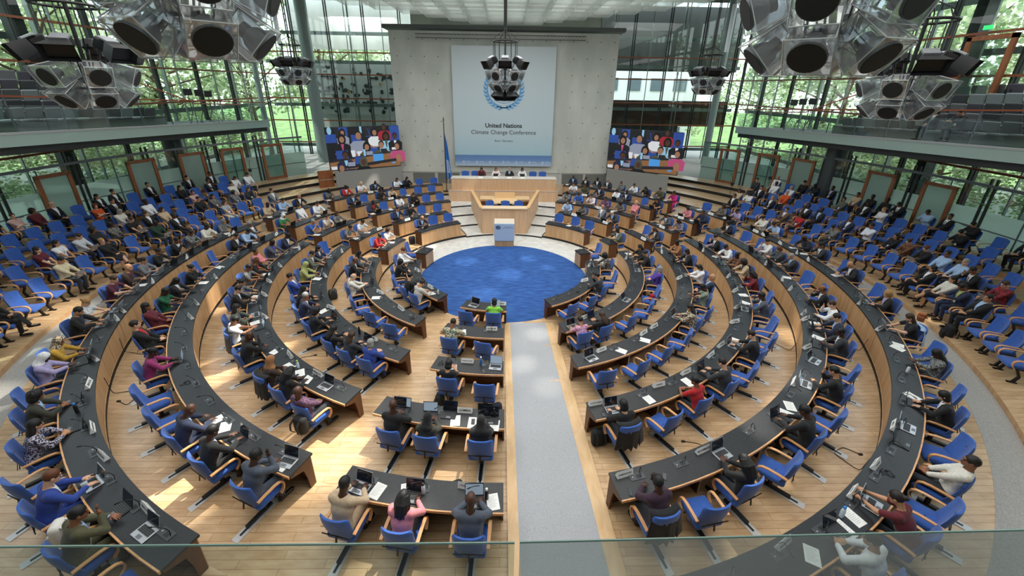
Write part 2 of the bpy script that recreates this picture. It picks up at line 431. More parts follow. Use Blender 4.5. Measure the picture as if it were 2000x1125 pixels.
def torso(F, J, g):
    tr = J['tr']; T = J['T']
    F.ell(J['pel'] + A_([0, .0, .0]), (.175, .135, .115), None, .05, grow=g)
    F.cone(tr((0, 0, .10)), tr((0, .012, .30)), .112, .122, .06, 1.28, grow=g)
    F.ell(tr((0, .012, .36)), (.178, .122, .16), T, .05, grow=g)
    F.cone(tr((-.14, -.01, .485)), tr((.14, -.01, .485)), .062, .062, .05, grow=g)
    F.ell(tr((0, .0, .49)), (.12, .08, .07), T, .04, grow=g)
def make_pose(po):
    if po in BOD: return BOD[po]
    J = skeleton(po); lean = POSES[po][0]
    ymax = max(J['wrR'][1], J['wrL'][1], J['head'][1], J['toR'][1], J['toL'][1]) + .2
    lo, hi = (-.48, -.38 + min(0, lean * .006), -.01), (.48, ymax, J['head'][2] + .17)
    tr, T, H, hd = J['tr'], J['T'], J['H'], J['head']
    hh = lambda v: hd + H @ A_(v)
    # body
    F = Field(lo, hi, .0082)
    torso(F, J, -.012)
    F.cone(tr((0, -.008, .50)), hh((0, -.03, -.06)), .055, .052, .03)
    F.ell(hh((0, -.008, .03)), (.076, .096, .098), H, .02); F.ell(hh((0, .022, -.055)), (.056, .07, .066), H, .04)
    F.cone(hh((0, .088, .0)), hh((0, .108, -.03)), .011, .016, .012); F.cone(hh((0, .075, -.098)), hh((0, .08, -.095)), .022, .022, .02)
    F.cone(hh((-.03, .084, .022)), hh((.03, .084, .022)), .014, .014, .015)
    F.cone(hh((-.018, .088, -.062)), hh((.018, .088, -.062)), .011, .011, .008)
    for s in (1, -1): F.ell(hh((s * .078, -.005, -.008)), (.012, .022, .033), H, .008); F.ell(hh((s * .032, .082, .0)), (.014, .011, .009), H, .004)
    for n, s in (('R', 1), ('L', -1)):
        F.cone(J['sh' + n], J['el' + n], .048, .04, .03); F.cone(J['el' + n], J['wr' + n], .042, .027, .02); hand(F, J['wr' + n], J['hd' + n], s)
        F.cone(J['hip' + n], J['kn' + n], .078, .055, .04); F.cone(J['kn' + n], J['an' + n], .055, .038, .03); F.cone(J['an' + n] - A_([0, .03, .03]), J['to' + n], .036, .028, .02)
    V, Q = F.mesh(); Cn = V[Q].mean(1); L = (Cn - hd) @ H
    mi = np.zeros(len(Q), int)
    eye = (np.abs(np.abs(L[:, 0]) - .032) < .0155) & (np.abs(L[:, 2]) < .0085) & (L[:, 1] > .07); mi[eye] = 1
    brow = (np.abs(np.abs(L[:, 0]) - .034) < .02) & (np.abs(L[:, 2] - .026) < .005) & (L[:, 1] > .06); mi[brow] = 1
    lip = (np.abs(L[:, 0]) < .024) & (np.abs(L[:, 2] + .062) < .009) & (L[:, 1] > .082); mi[lip] = 2
    body = to_mesh('person_body', V, Q, mi, 3)
    # top (long and short sleeved), with the shirt front as a second material
    tops = {}
    for kind in ('j', 'q'):
        F = Field(lo, hi, .0115)
        g = .013 if kind == 'j' else .006
        torso(F, J, g)
        for n in 'RL':
            sh, el, wr = J['sh' + n], J['el' + n], J['wr' + n]
            if kind == 'j':
                F.cone(sh, el, .058, .05, .04, grow=g * .5); F.cone(el, wr - (wr - el) * .12, .049, .036, .025, grow=g * .5)
            else: F.cone(sh, sh + (el - sh) * .7, .06, .058, .04)
        F.cone(tr((0, .0, .53)), tr((0, .015, .62)), .068, .07, .01, sub=True)
        F.cone(tr((-.2, 0, -.30)), tr((.2, 0, -.30)), .2, .2, sub=True) if False else None
        V, Q = F.mesh(); Cn = V[Q].mean(1); L = (Cn - J['pel']) @ T
        mi = np.zeros(len(Q), int)
        mi[(L[:, 1] > .02) & (np.abs(L[:, 0]) < np.clip((L[:, 2] - .2) * .24, 0, .08)) & (L[:, 2] > .2)] = 1
        mi[(L[:, 1] > .02) & (np.abs(L[:, 0]) < .016 + .006 * (L[:, 2] < .3)) & (L[:, 2] > .16) & (L[:, 2] < .47)] = 2
        tops[kind] = to_mesh('top', V, Q, mi, 3)
    F = Field(lo, hi, .0135)
    F.ell(J['pel'] + A_([0, .02, -.005]), (.188, .15, .105), None, .05)
    for n in 'RL':
        F.cone(J['hip' + n], J['kn' + n], .092, .07, .045); F.cone(J['kn' + n], J['an' + n] + (J['kn' + n] - J['an' + n]) * .12, .068, .052, .03)
    V, Q = F.mesh(); Cn = V[Q].mean(1); mi = (Cn[:, 2] < .44).astype(int)
    if po == 'K': mi = ((Cn[:, 2] < .44) | (Cn[:, 1] > .42)).astype(int)
    trs = to_mesh('trousers', V, Q, mi, 2)
    F = Field(lo, hi, .0125)
    for n in 'RL':
        a, t = J['an' + n], J['to' + n]; d = (t - a); d[2] *= .25
        F.cone(a + A_([0, -.035, -.045]), t + A_([0, .03, -.003]), .043, .04, .02); F.cone(a + A_([0, -.02, -.03]), a + A_([0, -.01, .02]), .045, .046, .02)
    V, Q = F.mesh(); shoe = to_mesh('shoes', V, Q, np.zeros(len(Q), int), 1)
    ly = MB(); pts = [tr((-.06, .02, .55)), tr((-.055, .105, .46)), tr((-.03, .15, .36)), tr((0, .152, .24)), tr((.03, .15, .36)), tr((.055, .105, .46)), tr((.06, .02, .55))]
    ly.tube(pts, .0065, 5, 0); ly.box(tr((0, .158, .18)), (.09, .006, .11), 1, Matrix(T.tolist()))
    ly = ly.mesh('lanyard', [M_BLUED, M_WHITE])
    BOD[po] = dict(ly=ly, body=body, j=tops['j'], q=tops['q'], tr=trs, sh=shoe, head=hd, H=H, J=J)
    return BOD[po]

HAIR = {}
def make_hair(st):
    if st in HAIR: return HAIR[st]
    F = Field((-.2, -.24, -.42), (.2, .2, .22), .0085)
    E = lambda c, r, k=.02: F.ell(c, r, None, k)
    face = lambda: (F.ell((0, .12, -.035), (.066, .085, .088), None, .01, sub=True), F.cone((0, .1, -.12), (0, .1, -.4), .085, .11, .01, sub=True))
    if st == 's': E((0, -.012, .036), (.085, .102, .098)); F.ell((0, .10, -.02), (.075, .07, .08), None, .01, sub=True); F.cone((-.2, .09, -.13), (.2, .09, -.13), .125, .125, sub=True); F.cone((-.2, -.07, -.15), (.2, -.07, -.15), .1, .1, sub=True)
    elif st == 'n': E((0, -.02, .0), (.084, .098, .075)); F.ell((0, .03, .09), (.12, .135, .085), None, .01, sub=True); F.ell((0, .11, -.02), (.1, .1, .1), None, .01, sub=True); F.cone((-.2, .02, -.14), (.2, .02, -.14), .115, .115, sub=True)
    elif st == 'l': E((0, -.012, .036), (.09, .106, .1)); E((0, -.05, -.1), (.1, .062, .14), .04); E((0, -.075, -.2), (.098, .045, .13), .04); face()
    elif st == 'p': E((0, -.012, .036), (.092, .108, .1)); E((0, -.03, -.06), (.096, .08, .085), .03); face()
    elif st == 'b': E((0, -.012, .036), (.086, .103, .098)); E((0, -.125, .05), (.042, .042, .042), .01); F.ell((0, .10, -.02), (.075, .07, .08), None, .01, sub=True); F.cone((-.2, .09, -.13), (.2, .09, -.13), .12, .12, sub=True)
    elif st == 'c': E((0, -.022, .03), (.112, .12, .112)); E((0, -.05, -.06), (.115, .09, .09), .04); F.noise(.009, 75); face()
    elif st == 'd':
        E((0, -.012, .036), (.088, .105, .1))
        r = random.Random(3)
        for i in range(26):
            a = pi * (.02 + .96 * i / 25) + pi; x, y = .088 * cos(a), .09 * sin(a) - .01
            z = -.2 - .1 * r.random(); q = 1.25 + .2 * r.random(); F.cone((x, y, .05), (x * q, y * q - .01, -.06), .016, .016, .006); F.cone((x * q, y * q - .01, -.06), (x * q, y * q, z), .016, .011, .006)
        face()
    elif st == 'h':
        E((0, -.014, .03), (.092, .112, .108)); E((0, -.03, -.08), (.092, .09, .12), .04); E((0, -.02, -.19), (.15, .11, .085), .06); F.ell((0, .13, -.015), (.07, .105, .1), None, .01, sub=True); F.noise(.003, 60)
    elif st == 'k': E((0, -.012, .045), (.09, .106, .09)); F.cone((-.03, .10, .045), (.03, .10, .045), .035, .035, .02); F.ell((0, .10, -.035), (.09, .08, .07), None, .01, sub=True); F.cone((-.2, .0, -.11), (.2, .0, -.11), .11, .11, sub=True)
    V, Q = F.mesh()
    HAIR[st] = to_mesh('hair', V, Q, np.zeros(len(Q), int), 1)
    return HAIR[st]

SKIN = [('#d9a98c', '#b06a58'), ('#c08d6a', '#95584a'), ('#8a5a3e', '#6d3c33'), ('#4a2d20', '#4d2723')]
SKINM = [(plain('skin_%d' % i, a, .5), plain('lips_%d' % i, b, .5)) for i, (a, b) in enumerate(SKIN)]
EYE = plain('eye_dark', '#120d0b', .3)
HC = dict(black='#0d0c0d', dark='#1d1512', brown='#3b2618', auburn='#5e3219', blond='#a07c4a', grey='#8d8d8c', white='#d8d6d0', tan='#8a6a52', lime='#a9ad6c')
COLS = dict(black='#101114', navyblack='#14171f', navy='#1b2540', royal='#243f8f', blue='#2f62b8', skyblue='#9db9dc', slate='#4b5260', charcoal='#2b2e34', grey='#70747a', greygreen='#5a5f57', darkgrey='#474a4c',
            white='#e2e3e6', offwhite='#d6d2c8', cream='#d9cbab', beige='#c0a98c', stone='#b9b4ab', brown='#5d4736', darkbrown='#38281f', olive='#4c4a33', darkolive='#33342a', mustard='#b08b2f', burgundy='#5c1622', maroon='#4f1d34',
            plum='#331a2e', magenta='#8e2a63', hotpink='#c32a78', pink='#cf7f87', palepink='#c7a39d', red='#b3191f', orange='#c9501f', green='#2f7a45', darkgreen='#1b3a2a', lime='#a3a866', sage='#7f8a78', lavender='#a59cc4', purple='#4a2f8f', lightgreen='#84cf45', tan='#98683f')
PATT = dict(greyprint=('#8f9190', '#3a3d40', 'grey patterned'), blackprint=('#121214', '#8e8a84', 'black patterned'), purpleprint=('#3b2740', '#6b4a63', 'dark purple patterned'), dotnavy=('#15131f', '#b7b2c4', 'black dotted'), whitestripe=('#dfe0e2', '#a9b0b8', 'white striped'),
            greenlace=('#1f6b46', '#0e3a28', 'green lace'), pinkdots=('#b2568a', '#e3c3d6', 'pink dotted'), animalprint=('#d2c5ad', '#1d1a18', 'animal print'), floral=('#18181c', '#a32b35', 'dark floral'), brownprint=('#2b1d18', '#8a5a3a', 'brown patterned'), floralgrey=('#3c3f4a', '#9a93a6', 'grey floral'),
            plumprint=('#43183d', '#8e6a8a', 'plum patterned'), whitepink=('#dfc9cd', '#e8e2e2', 'pale pink'), beigeprint=('#c2ae93', '#2a2320', 'beige patterned'), greywhite=('#b9bdc4', '#d0d3d8', 'pale grey'), greydress=('#8b8f94', '#b4b6b8', 'grey patterned'), whiteblue=('#cfd5e4', '#e2e5ee', 'pale white'), scarf=('#cfcac4', '#7a4038', 'floral'), tealprint=('#d6c3a0', '#1f5f58', 'teal and cream patterned'))
def cloth(c):
    if c in PATT:
        a, b, _ = PATT[c]; k = 'cloth_' + c
        if k not in MATS: marbled(k, a, b, 34, .85, lo=.46, hi=.54)
        return MATS[k]
    return plain('cloth_' + c, COLS.get(c) or HC.get(c), .85, var=.12, scale=25, sheen=.1)
def cname(c):
    if c in PATT: return PATT[c][2]
    return {'navyblack': 'near-black', 'royal': 'royal blue', 'skyblue': 'light blue', 'greygreen': 'grey-green', 'darkgrey': 'dark grey', 'offwhite': 'off-white', 'darkbrown': 'dark brown', 'darkolive': 'dark olive', 'palepink': 'pale pink', 'darkgreen': 'dark green', 'hotpink': 'hot pink', 'lightgreen': 'lime green'}.get(c, c)
HN = dict(s='short {} hair', l='long {} hair', p='{} bob hair', b='tied-back {} hair', c='curly {} hair', d='long {} braids', n='bald head', h='{} headscarf', k='{} cap')
PN = dict(T='typing', R='arms on desk', C='hand on chin', B='leaning back', K='legs crossed', W='writing', F='arms folded', P='holding phone', L='hands on lap', X='reaching forward')
def person(loc, rotz, hair, skin, top, pose, where, group=None, scale=1., low=None, name='person'):
    B = make_pose(pose); st, hc = hair.split('-'); sk, lipm = SKINM[int(skin)]
    o = put(name, B['body'], None, loc, rotz); o.scale = (scale,) * 3
    def slot(ob, i, m): ob.material_slots[i].link = 'OBJECT'; ob.material_slots[i].material = m
    slot(o, 0, sk); slot(o, 1, EYE); slot(o, 2, lipm)
    p = top.split('-'); kind = p[0]; main = cloth(p[1]); inner = cloth(p[2]) if len(p) > 2 else main
    t = put('jacket' if kind == 'j' else 'vest' if kind == 'v' else 'shirt', B['q' if kind == 'q' else 'j'], o)
    slot(t, 0, main); slot(t, 1, inner); slot(t, 2, inner if kind in 'jv' else main)
    if kind == 'v': slot(t, 0, inner); slot(t, 1, main)
    if kind == 'j' and inner is not main and p[2] in ('skyblue', 'white') and rnd.random() < .45: slot(t, 2, cloth(rnd.choice(['navy', 'charcoal', 'burgundy'])))
    tc = cloth(low or ('charcoal' if kind != 'j' else p[1]))
    b = put('trousers', B['tr'], o); slot(b, 0, tc); slot(b, 1, tc)
    if low == 'greydress' or (pose == 'K' and st in 'lbpc' and kind != 'j'): b.name = 'skirt'; slot(b, 1, sk)
    s = put('shoes', B['sh'], o); slot(s, 0, plain('shoe_black', '#141213', .35))
    if not (st == 'n' and hc == 'none'):
        h = put('headscarf' if st == 'h' else 'cap' if st == 'k' else 'hair', make_hair(st), o)
        h.matrix_local = Matrix.Translation(Vector(B['head'])) @ Matrix(B['H'].tolist()).to_4x4()
        slot(h, 0, plain('hair_' + hc, HC[hc], .6, var=.25, scale=60) if st not in 'h' else cloth(hc if hc in PATT or hc in COLS else hc))
    if rnd.random() < .5: put('lanyard', B['ly'], o)
    hn = HN[st].format(cname(hc) if hc != 'none' else '')
    if kind == 'j': tn = cname(p[1]) + ' jacket'
    elif kind == 'v': tn = cname(p[2]) + ' waistcoat' if False else 'dark waistcoat'
    else: tn = cname(p[1]) + (' top' if kind == 't' else ' short-sleeved top')
    base = 'person with %s, %s' % (hn, tn.replace('short-sleeved ', '')); wh = where if isinstance(where, (list, tuple)) else (where,)
    tag(o, fit(*['%s, %s, %s' % (base, PN[pose], q) for q in wh[:1]], *['%s, %s' % (base, q) for q in wh]), 'person', group)
    return o
# ------------------------------------------------------------------ the hall: floors, steps, stage, walls
AUD = [15.75, 16.9, 18.05, 19.2, 20.35, 21.6]         # audience rows: seat radius minus .75 = tier edge
ZA = [.74, .90, 1.06, 1.22, 1.38]
def shrink(p): return .022 * max(0, abs(p) - 85)
for s, nm in ((0, 'floor'),):
    f = MB().lathe([(.0, -.06), (3.72, -.06), (3.72, .0), (.0, .0)], 96, 0).build('floor', [M_CARPET], None, loc=(0, 0, -.0)); struct(f)
fw = MB()
fw.arc(3.72, RF[1] + .04, -102, 102, -.1, .004, 0)
for k in range(1, 6):
    r1 = RF[k + 1] + .04 if k < 5 else 14.45
    for a, b in ((-157, 157),):
        fw.arc(RF[k], r1, a, b, STEP * k - .3, STEP * k, 1, mtop=0)
struct(fw.build('floor_wood', [M_FLOOR, M_KICK]))
fl = MB()
fl.arc(3.72, RF[1] + .1, 102, 258, -.1, .003, 0)
STEPR = [5.25, 6.82, 8.44, 10.05]
for k, r in enumerate(STEPR, 1):
    fl.arc(r + .02, (STEPR + [13.])[k], 156.5, 203.5, STEP * k - .25, STEP * k - .03, 1)
    fl.arc(r, (STEPR + [13.])[k] + .04, 156.5, 203.5, STEP * k - .03, STEP * k, 0)
struct(fl.build('floor_stage_steps', [M_WHITEF, M_KICK]))
ws = MB()
ws.arc(12.9, 17.2, 120, 240, STEP * 5 - .4, STEP * 5 + .002, 1, mtop=0)
for i, r in enumerate((15.2, 17.0, 18.6, 20.0)):
    for sg in (1, -1):
        ws.arc(r, 23, sg * 119.5, sg * 142, STEP * 5 - .3, STEP * 5 + .2 * (i + 1), 1, mtop=0)
struct(ws.build('floor_side_steps', [M_FLOOR, M_KICK]))
wk = MB()
for sg in (1, -1): wk.arc(14.45, 15.4, sg * 20, sg * 119.5, .2, STEP * 5 + .004, 0, rf=lambda p: 0)
struct(wk.build('floor_walkway', [M_WALK]))
at = MB()
for j in range(5):
    for sg in (1, -1): at.arc(AUD[j] - .62, 23., sg * 24, sg * 119.4, .2, ZA[j], 1, rf=shrink, mtop=0)
struct(at.build('floor_audience_tiers', [M_FLOOR, M_OAK]))
fo = MB().arc(21.3, 40, 60, 300, .9, 1.4, 0).build('floor_foyer', [M_WALK]); struct(fo)
gr = MB().box((0, 10, -.4), (260, 260, .1)).build('ground', [marbled('lawn', '#4f6a35', '#74924c', .6, .9)]); struct(gr)
# sloped centre aisle with its wooden edge strips
sl = STEP / 1.79
rp = MB(); z = lambda y: sl * (-y - 3.62) + .012
ys = [-3.75, -5.4, -7.2, -9.0, -10.9, -13.5]
xl = lambda y: .25 + .012 * (-y - 3.8); xr = lambda y: 1.52 + .034 * (-y - 3.8)
for a, b in zip(ys, ys[1:]):
    rp.add([(xl(a), a, z(a)), (xr(a), a, z(a)), (xr(b), b, z(b)), (xl(b), b, z(b)), (xl(a), a, -.1), (xr(a), a, -.1), (xr(b), b, -.1), (xl(b), b, -.1)], [(0, 1, 2, 3)], 0)
    for x0, x1 in ((xl(a) - .2, xl(a)), (xr(a), xr(a) + .22)):
        pass
rp.add([(xl(-3.75), -3.75, -.05), (xr(-3.75), -3.75, -.05), (xr(-3.75), -3.75, z(-3.75)), (xl(-3.75), -3.75, z(-3.75))], [(0, 1, 2, 3)], 0)
struct(rp.build('floor_aisle_ramp', [M_RAMP]))
ed = MB()
for i, (a, b) in enumerate(zip(ys, ys[1:])):
    for x0, x1, y in ((lambda q: xl(q) - .2, xl, 0), (xr, lambda q: xr(q) + .28, 1)):
        ed.add([(x0(a), a, z(a) + .004), (x1(a), a, z(a) + .004), (x1(b), b, z(b) + .004), (x0(b), b, z(b) + .004)], [(0, 1, 2, 3)], 0)
struct(ed.build('trim_aisle_edges', [wood('trim_maple', '#cfa878', '#e0c095', (3, 1, 1), .4)]))

# stage wall with its pattern of small dots
YW = 15.5
w = MB().box((-.1, YW + .12, 6.5), (16.4, .24, 10.0))
for ix in range(17):
    for iz in range(9):
        x = -7.9 + ix * .98 ; zz = 2. + iz * 1.12
        if -4.3 < x < 4.0 and zz < 10.4: continue
        w.box((x + .08 * (iz % 2), YW - .006, zz), (.06, .014, .06), 1)
struct(w.build('wall_stage', [M_CONC, M_DKGREY]))
b = MB().box((-.1, YW + .3, .9), (16.2, .5, 1.25))
for x0 in (-7.3, -5.35, 4.55, 6.45):
    b.box((x0 + .85, YW + .04, 1.02), (1.72, .05, .8), 1)
struct(b.build('wall_stage_base', [plain('booth_white', '#b9bbba', .7), plain('booth_glass_grey', '#6e7371', .3)]))
tr = MB()
for zz in (11.25, 11.0):
    for yy in (15.1, 14.86): tr.tube([(-6.3, yy, zz), (5.6, yy, zz)], .018, 6)
for i in range(48):
    x = -6.3 + i * .25; tr.tube([(x, 15.1, 11.25), (x + .125, 14.86, 11.0), (x + .25, 15.1, 11.25)], .01, 4)
tr = tr.build('lighting_truss', [M_GREYM]); tag(tr, 'long thin metal lattice truss hanging along the top of the stage wall', 'truss')

# banner
ban = MB(); BX, BY = -.14, 15.28
zb0, zb1 = 2.06, 10.58
ban.box((BX, BY, (zb0 + zb1) / 2), (7.52, .03, zb1 - zb0))
def bmat():
    m, nt, bs = new_mat('banner_print'); tc = nt.nodes.new('ShaderNodeTexCoord'); sx = nt.nodes.new('ShaderNodeSeparateXYZ'); r = nt.nodes.new('ShaderNodeValToRGB')
    mr = nt.nodes.new('ShaderNodeMapRange'); mr.inputs['From Min'].default_value = zb0; mr.inputs['From Max'].default_value = zb1
    nt.links.new(tc.outputs['Object'], sx.inputs[0]); nt.links.new(sx.outputs['Z'], mr.inputs['Value']); nt.links.new(mr.outputs[0], r.inputs[0])
    e = r.color_ramp.elements; e[0].position = 0; e[0].color = srgb('#a9bfd8'); e[1].position = 1; e[1].color = srgb('#c9d3da')
    for p, c in ((.012, '#a9bfd8'), (.05, '#6f92c6'), (.098, '#5e84bd'), (.1, '#a7c9d8'), (.3, '#bccfd9')): q = e.new(p); q.color = srgb(c)
    nt.links.new(r.outputs[0], bs.inputs['Base Color']); bs.inputs['Roughness'].default_value = .6
    return m
ban = ban.build('banner', [bmat()]); tag(ban, 'tall pale blue conference banner with emblem hanging on the grey stage wall', 'banner')
MX = lambda x, z: Matrix.Translation((x, BY - .022, z)) @ Matrix.Rotation(pi / 2, 4, 'X')
lt = MB()
for s, sz, x, zz, bold in (('United Nations', .45, BX, 5.12, True), ('Climate Change Conference', .43, BX, 4.63, False), ('Bonn, Germany', .22, BX + .02, 4.0, False)):
    vs, fs = text_bits(s, sz, MX(x, zz), bold)
    if s[0] == 'C':                                    # narrower thin letters
        pass
    lt.add(vs, fs, 0)
lt.build('lettering', [INK], ban)
em = MB(); EX, EZ, ER = BX + .02, 7.72, 1.30
def leaf(p, a, L, wd):
    d = Vector((cos(a), 0, sin(a))); n = Vector((-d.z, 0, d.x)); q = [p, p + d * L * .35 + n * wd, p + d * L, p + d * L * .4 - n * wd * .7]
    em.add(q, [(0, 1, 2, 3)], 0)
for sg in (1, -1):
    for i in range(13):
        t = -85 + i * 11.5; a = rad(t if sg > 0 else 180 - t)
        c = Vector((EX + ER * cos(a), BY - .022, EZ + ER * sin(a)))
        tg = a + sg * pi / 2
        leaf(c, tg - sg * .5, .42, .11); leaf(c, tg + sg * .45, .38, .10)
    ar = [(EX + ER * cos(rad(-90 + sg * q)), BY - .02, EZ + ER * sin(rad(-90 + sg * q))) for q in range(-12, 30, 6)]
    em.strip(ar, (0, 1, 0), .004, .07)
for R in (.98, .72, .46, .2): em.tube([(EX + R * cos(a * pi / 18), BY - .02, EZ + R * sin(a * pi / 18)) for a in range(36)], .018, 4, closed=True)
for a in range(0, 180, 45): em.tube([(EX - .98 * cos(rad(a)), BY - .02, EZ - .98 * sin(rad(a))), (EX + .98 * cos(rad(a)), BY - .02, EZ + .98 * sin(rad(a)))], .016, 4)
for x, zz, rx, rz in ((-.35, .25, .3, .22), (.3, .4, .34, .2), (-.1, -.45, .16, .32), (.55, -.1, .2, .28), (-.62, -.2, .14, .3)):
    em.add([(EX + x + rx * cos(a) * (1 + .25 * sin(3 * a)), BY - .024, EZ + zz + rz * sin(a) * (1 + .2 * cos(2 * a))) for a in [i * pi / 9 for i in range(18)]], [tuple(range(18))], 0)
em.build('emblem', [plain('emblem_blue', '#5f9fd4', .6)], ban)
lg = MB()
for i in range(7):
    x = BX - 3.1 + i * 1.03; zz = 2.36
    lg.tube([(x + .1 * cos(a * pi / 8), BY - .02, zz + .1 * sin(a * pi / 8)) for a in range(16)], .012, 4, closed=True)
    lg.add([(x + .05 * cos(a * pi / 4), BY - .02, zz + .05 * sin(a * pi / 4)) for a in range(8)], [tuple(range(8))])
    lg.box((x + .36, BY - .018, zz + .05), (.34, .004, .025)); lg.box((x + .42, BY - .018, zz - .02), (.46, .004, .015))
    lg.box((x + .78, BY - .018, zz), (.008, .004, .26))
lg.build('logo_row', [plain('logo_white', '#cdd9ea', .7)], ban)

# flag
fg = thing('flag', 'blue flag with white emblem on a pole left of the stage desk', 'flag', (-4.32, 12.9, STEP * 5))
MB().tube([(0, 0, 0), (0, 0, 5.0)], .03, 10).lathe([(.02, 5.0), (.05, 5.08), (.03, 5.2), (.0, 5.34)], 10).lathe([(.24, 0), (.24, .04), (.05, .08)], 16).build('pole', [plain('pole_brass', '#5a4630', .35, .6)], fg)
fm = MB(); N = 26; MZ = 20
for i in range(MZ + 1):
    t = i / MZ; zz = 4.25 - 3.3 * t; wd = .1 + .30 * t ** .7
    for j in range(N + 1):
        u = j / N; fm.v.append((.03 + wd * u, .06 * sin(u * 12 + t * 2) * (.4 + t) - .05, zz - .5 * u * (1 - t)))
for i in range(MZ):
    for j in range(N): a = i * (N + 1) + j; fm.f.append((a, a + 1, a + N + 2, a + N + 1)); fm.mi.append(1 if 11 <= i <= 16 and 5 < j < 22 and (i * 7 + j * 5) % 3 else 0)
fm.build('cloth', [plain('flag_blue', '#2f6fc0', .8), plain('flag_white', '#c9d6e6', .8)], fg, smooth=True)

# dais: lower plinth and the chair's desk
ds = thing('podium_desk', 'long pale wood podium desk below the banner with white top ledge', 'desk', (0, 0, 0))
MB().prism([(-3.85, 10.62), (3.66, 10.62), (3.66, 14.2), (-3.85, 14.2)], STEP * 4 - .1, 1.19).build('lower_front', [M_OAKL], ds)
MB().box((-.07, 11.06, 1.58), (7.2, .28, .8)).build('upper_front', [M_OAKL], ds)
MB().box((-.07, 11.35, 1.99), (7.26, .86, .05)).build('desk_ledge', [plain('ledge_white', '#d8cfc4', .4)], ds)
MB().box((-.09, 10.66, 1.2), (7.6, .1, .03)).build('ledge_strip', [M_STEEL], ds)
for sx in (-1, 1):
    MB().tube([(sx * 3.85, 10.7, 1.2), (sx * 3.85, 10.7, 2.4), (sx * 3.85, 12.6, 2.4), (sx * 3.85, 12.6, 1.2)], .02, 6).tube([(sx * 3.85, 10.7, 1.8), (sx * 3.85, 12.6, 1.8)], .012, 6).build('side_rail', [M_STEEL], ds)
# speakers' enclosure in front of the dais
sp = thing('rostrum', 'angular pale oak rostrum enclosure with slanted side walls below the podium', 'rostrum')
MB().box((-.01, 5.30, .78), (2.5, .14, 1.58)).build('front_panel', [M_OAKL], sp)
MB().box((-.01, 5.42, 1.60), (2.56, .55, .05)).build('ledge', [plain('rostrum_ledge', '#dcc4a4', .4)], sp)
for sx in (-1, 1):
    a, b_ = Vector((sx * 1.25, 5.3, 0)), Vector((sx * 2.15, 9.3, 0)); n = Vector((sx * .06, 0, 0))
    MB().add([a, a + n, b_ + n, b_, a + Vector((0, 0, 1.58)), a + n + Vector((0, 0, 1.58)), b_ + n + Vector((0, 0, 1.62)), b_ + Vector((0, 0, 1.62))], [(0, 1, 2, 3), (4, 5, 6, 7), (0, 1, 5, 4), (1, 2, 6, 5), (2, 3, 7, 6), (3, 0, 4, 7)]).build('side_wall', [M_OAKL], sp)
    MB().strip([a + Vector((sx * .03, 0, 1.61)), b_ + Vector((sx * .03, 0, 1.65))], (1, 0, 0), .2, .04).build('cap_rail', [plain('cap_wood', '#d9ad76', .4)], sp)
MB().box((0, 7.6, STEP + .02), (3.2, 4.4, .04)).build('inner_floor', [M_WHITEF], sp)
st = thing('stenographer_table', 'trapezoid light wood table with slanted panel inside the rostrum', 'table', (0, 8.6, STEP))
MB().prism([(-.62, -.75), (.62, -.75), (1.0, .75), (-1.0, .75)], 1.0, 1.05).build('table_top', [plain('steno_top', '#dfbf92', .4)], st)
MB().box((0, .5, 1.22), (1.3, .06, .4), 0, Matrix.Rotation(rad(-20), 3, 'X')).build('slanted_panel', [plain('steno_panel', '#d3ab78', .45)], st)
MB().box((0, .2, .5), (.9, .9, 1.0)).build('base', [M_KICK], st)
MB().box((0, -.5, 1.07), (.5, .2, .03)).build('control_panel', [M_GREYM], st)
for sx in (-1, 1):
    tag(MB().box((sx * 1.15, 9.15, STEP + .5), (.85, .8, 1.0)).box((sx * 1.15, 9.15, STEP + 1.02), (.9, .85, .05), 1).box((sx * 1.15, 8.74, STEP + .5), (.75, .02, .8), 2).build('side_cabinet', [M_OAK, plain('steno_top', ''), M_OAKD]), 'low wooden cabinet at the %s of the trapezoid rostrum table' % ('right' if sx > 0 else 'left'), 'cabinet')
lc = thing('lectern', 'pale blue fronted lectern with round emblem standing at the carpet edge', 'lectern', (0, 3.8, 0))
MB().box((0, .02, .17), (1.0, .5, .34)).build('base', [M_OAK], lc)
MB().box((0, 0, .80), (1.05, .52, .95)).build('front_panel', [plain('lectern_blue', '#b4c7dd', .5)], lc)
MB().box((0, .12, 1.29), (1.05, .62, .04), 0, Matrix.Rotation(rad(6), 3, 'X')).build('reading_top', [plain('lectern_top', '#cfc3b4', .5)], lc)
lm = MB(); le = MB(); yy = -.268
for r_ in (.125, .095): lm.tube([(-.32 + r_ * cos(a * pi / 12), yy, 1.08 + .8 * r_ * sin(a * pi / 12)) for a in range(24)], .008, 4, closed=True)
for a in range(5): lm.strip([(-.41 + .09 * q, yy, 1.06 + .06 * sin(a + q)) for q in range(3)], (0, 1, 0), .004, .02)
for s_, zz, sz in (('United Nations', 1.105, .062), ('Framework Convention on Climate Change', 1.045, .036)):
    vs, fs = text_bits(s_, sz, Matrix.Translation((.16, yy, zz)) @ Matrix.Rotation(pi / 2, 4, 'X')); le.add(vs, fs, 0)
le.build('lettering', [plain('lectern_ink', '#35507e', .6)], lc); lm.build('emblem', [plain('lectern_ink', '')], lc)

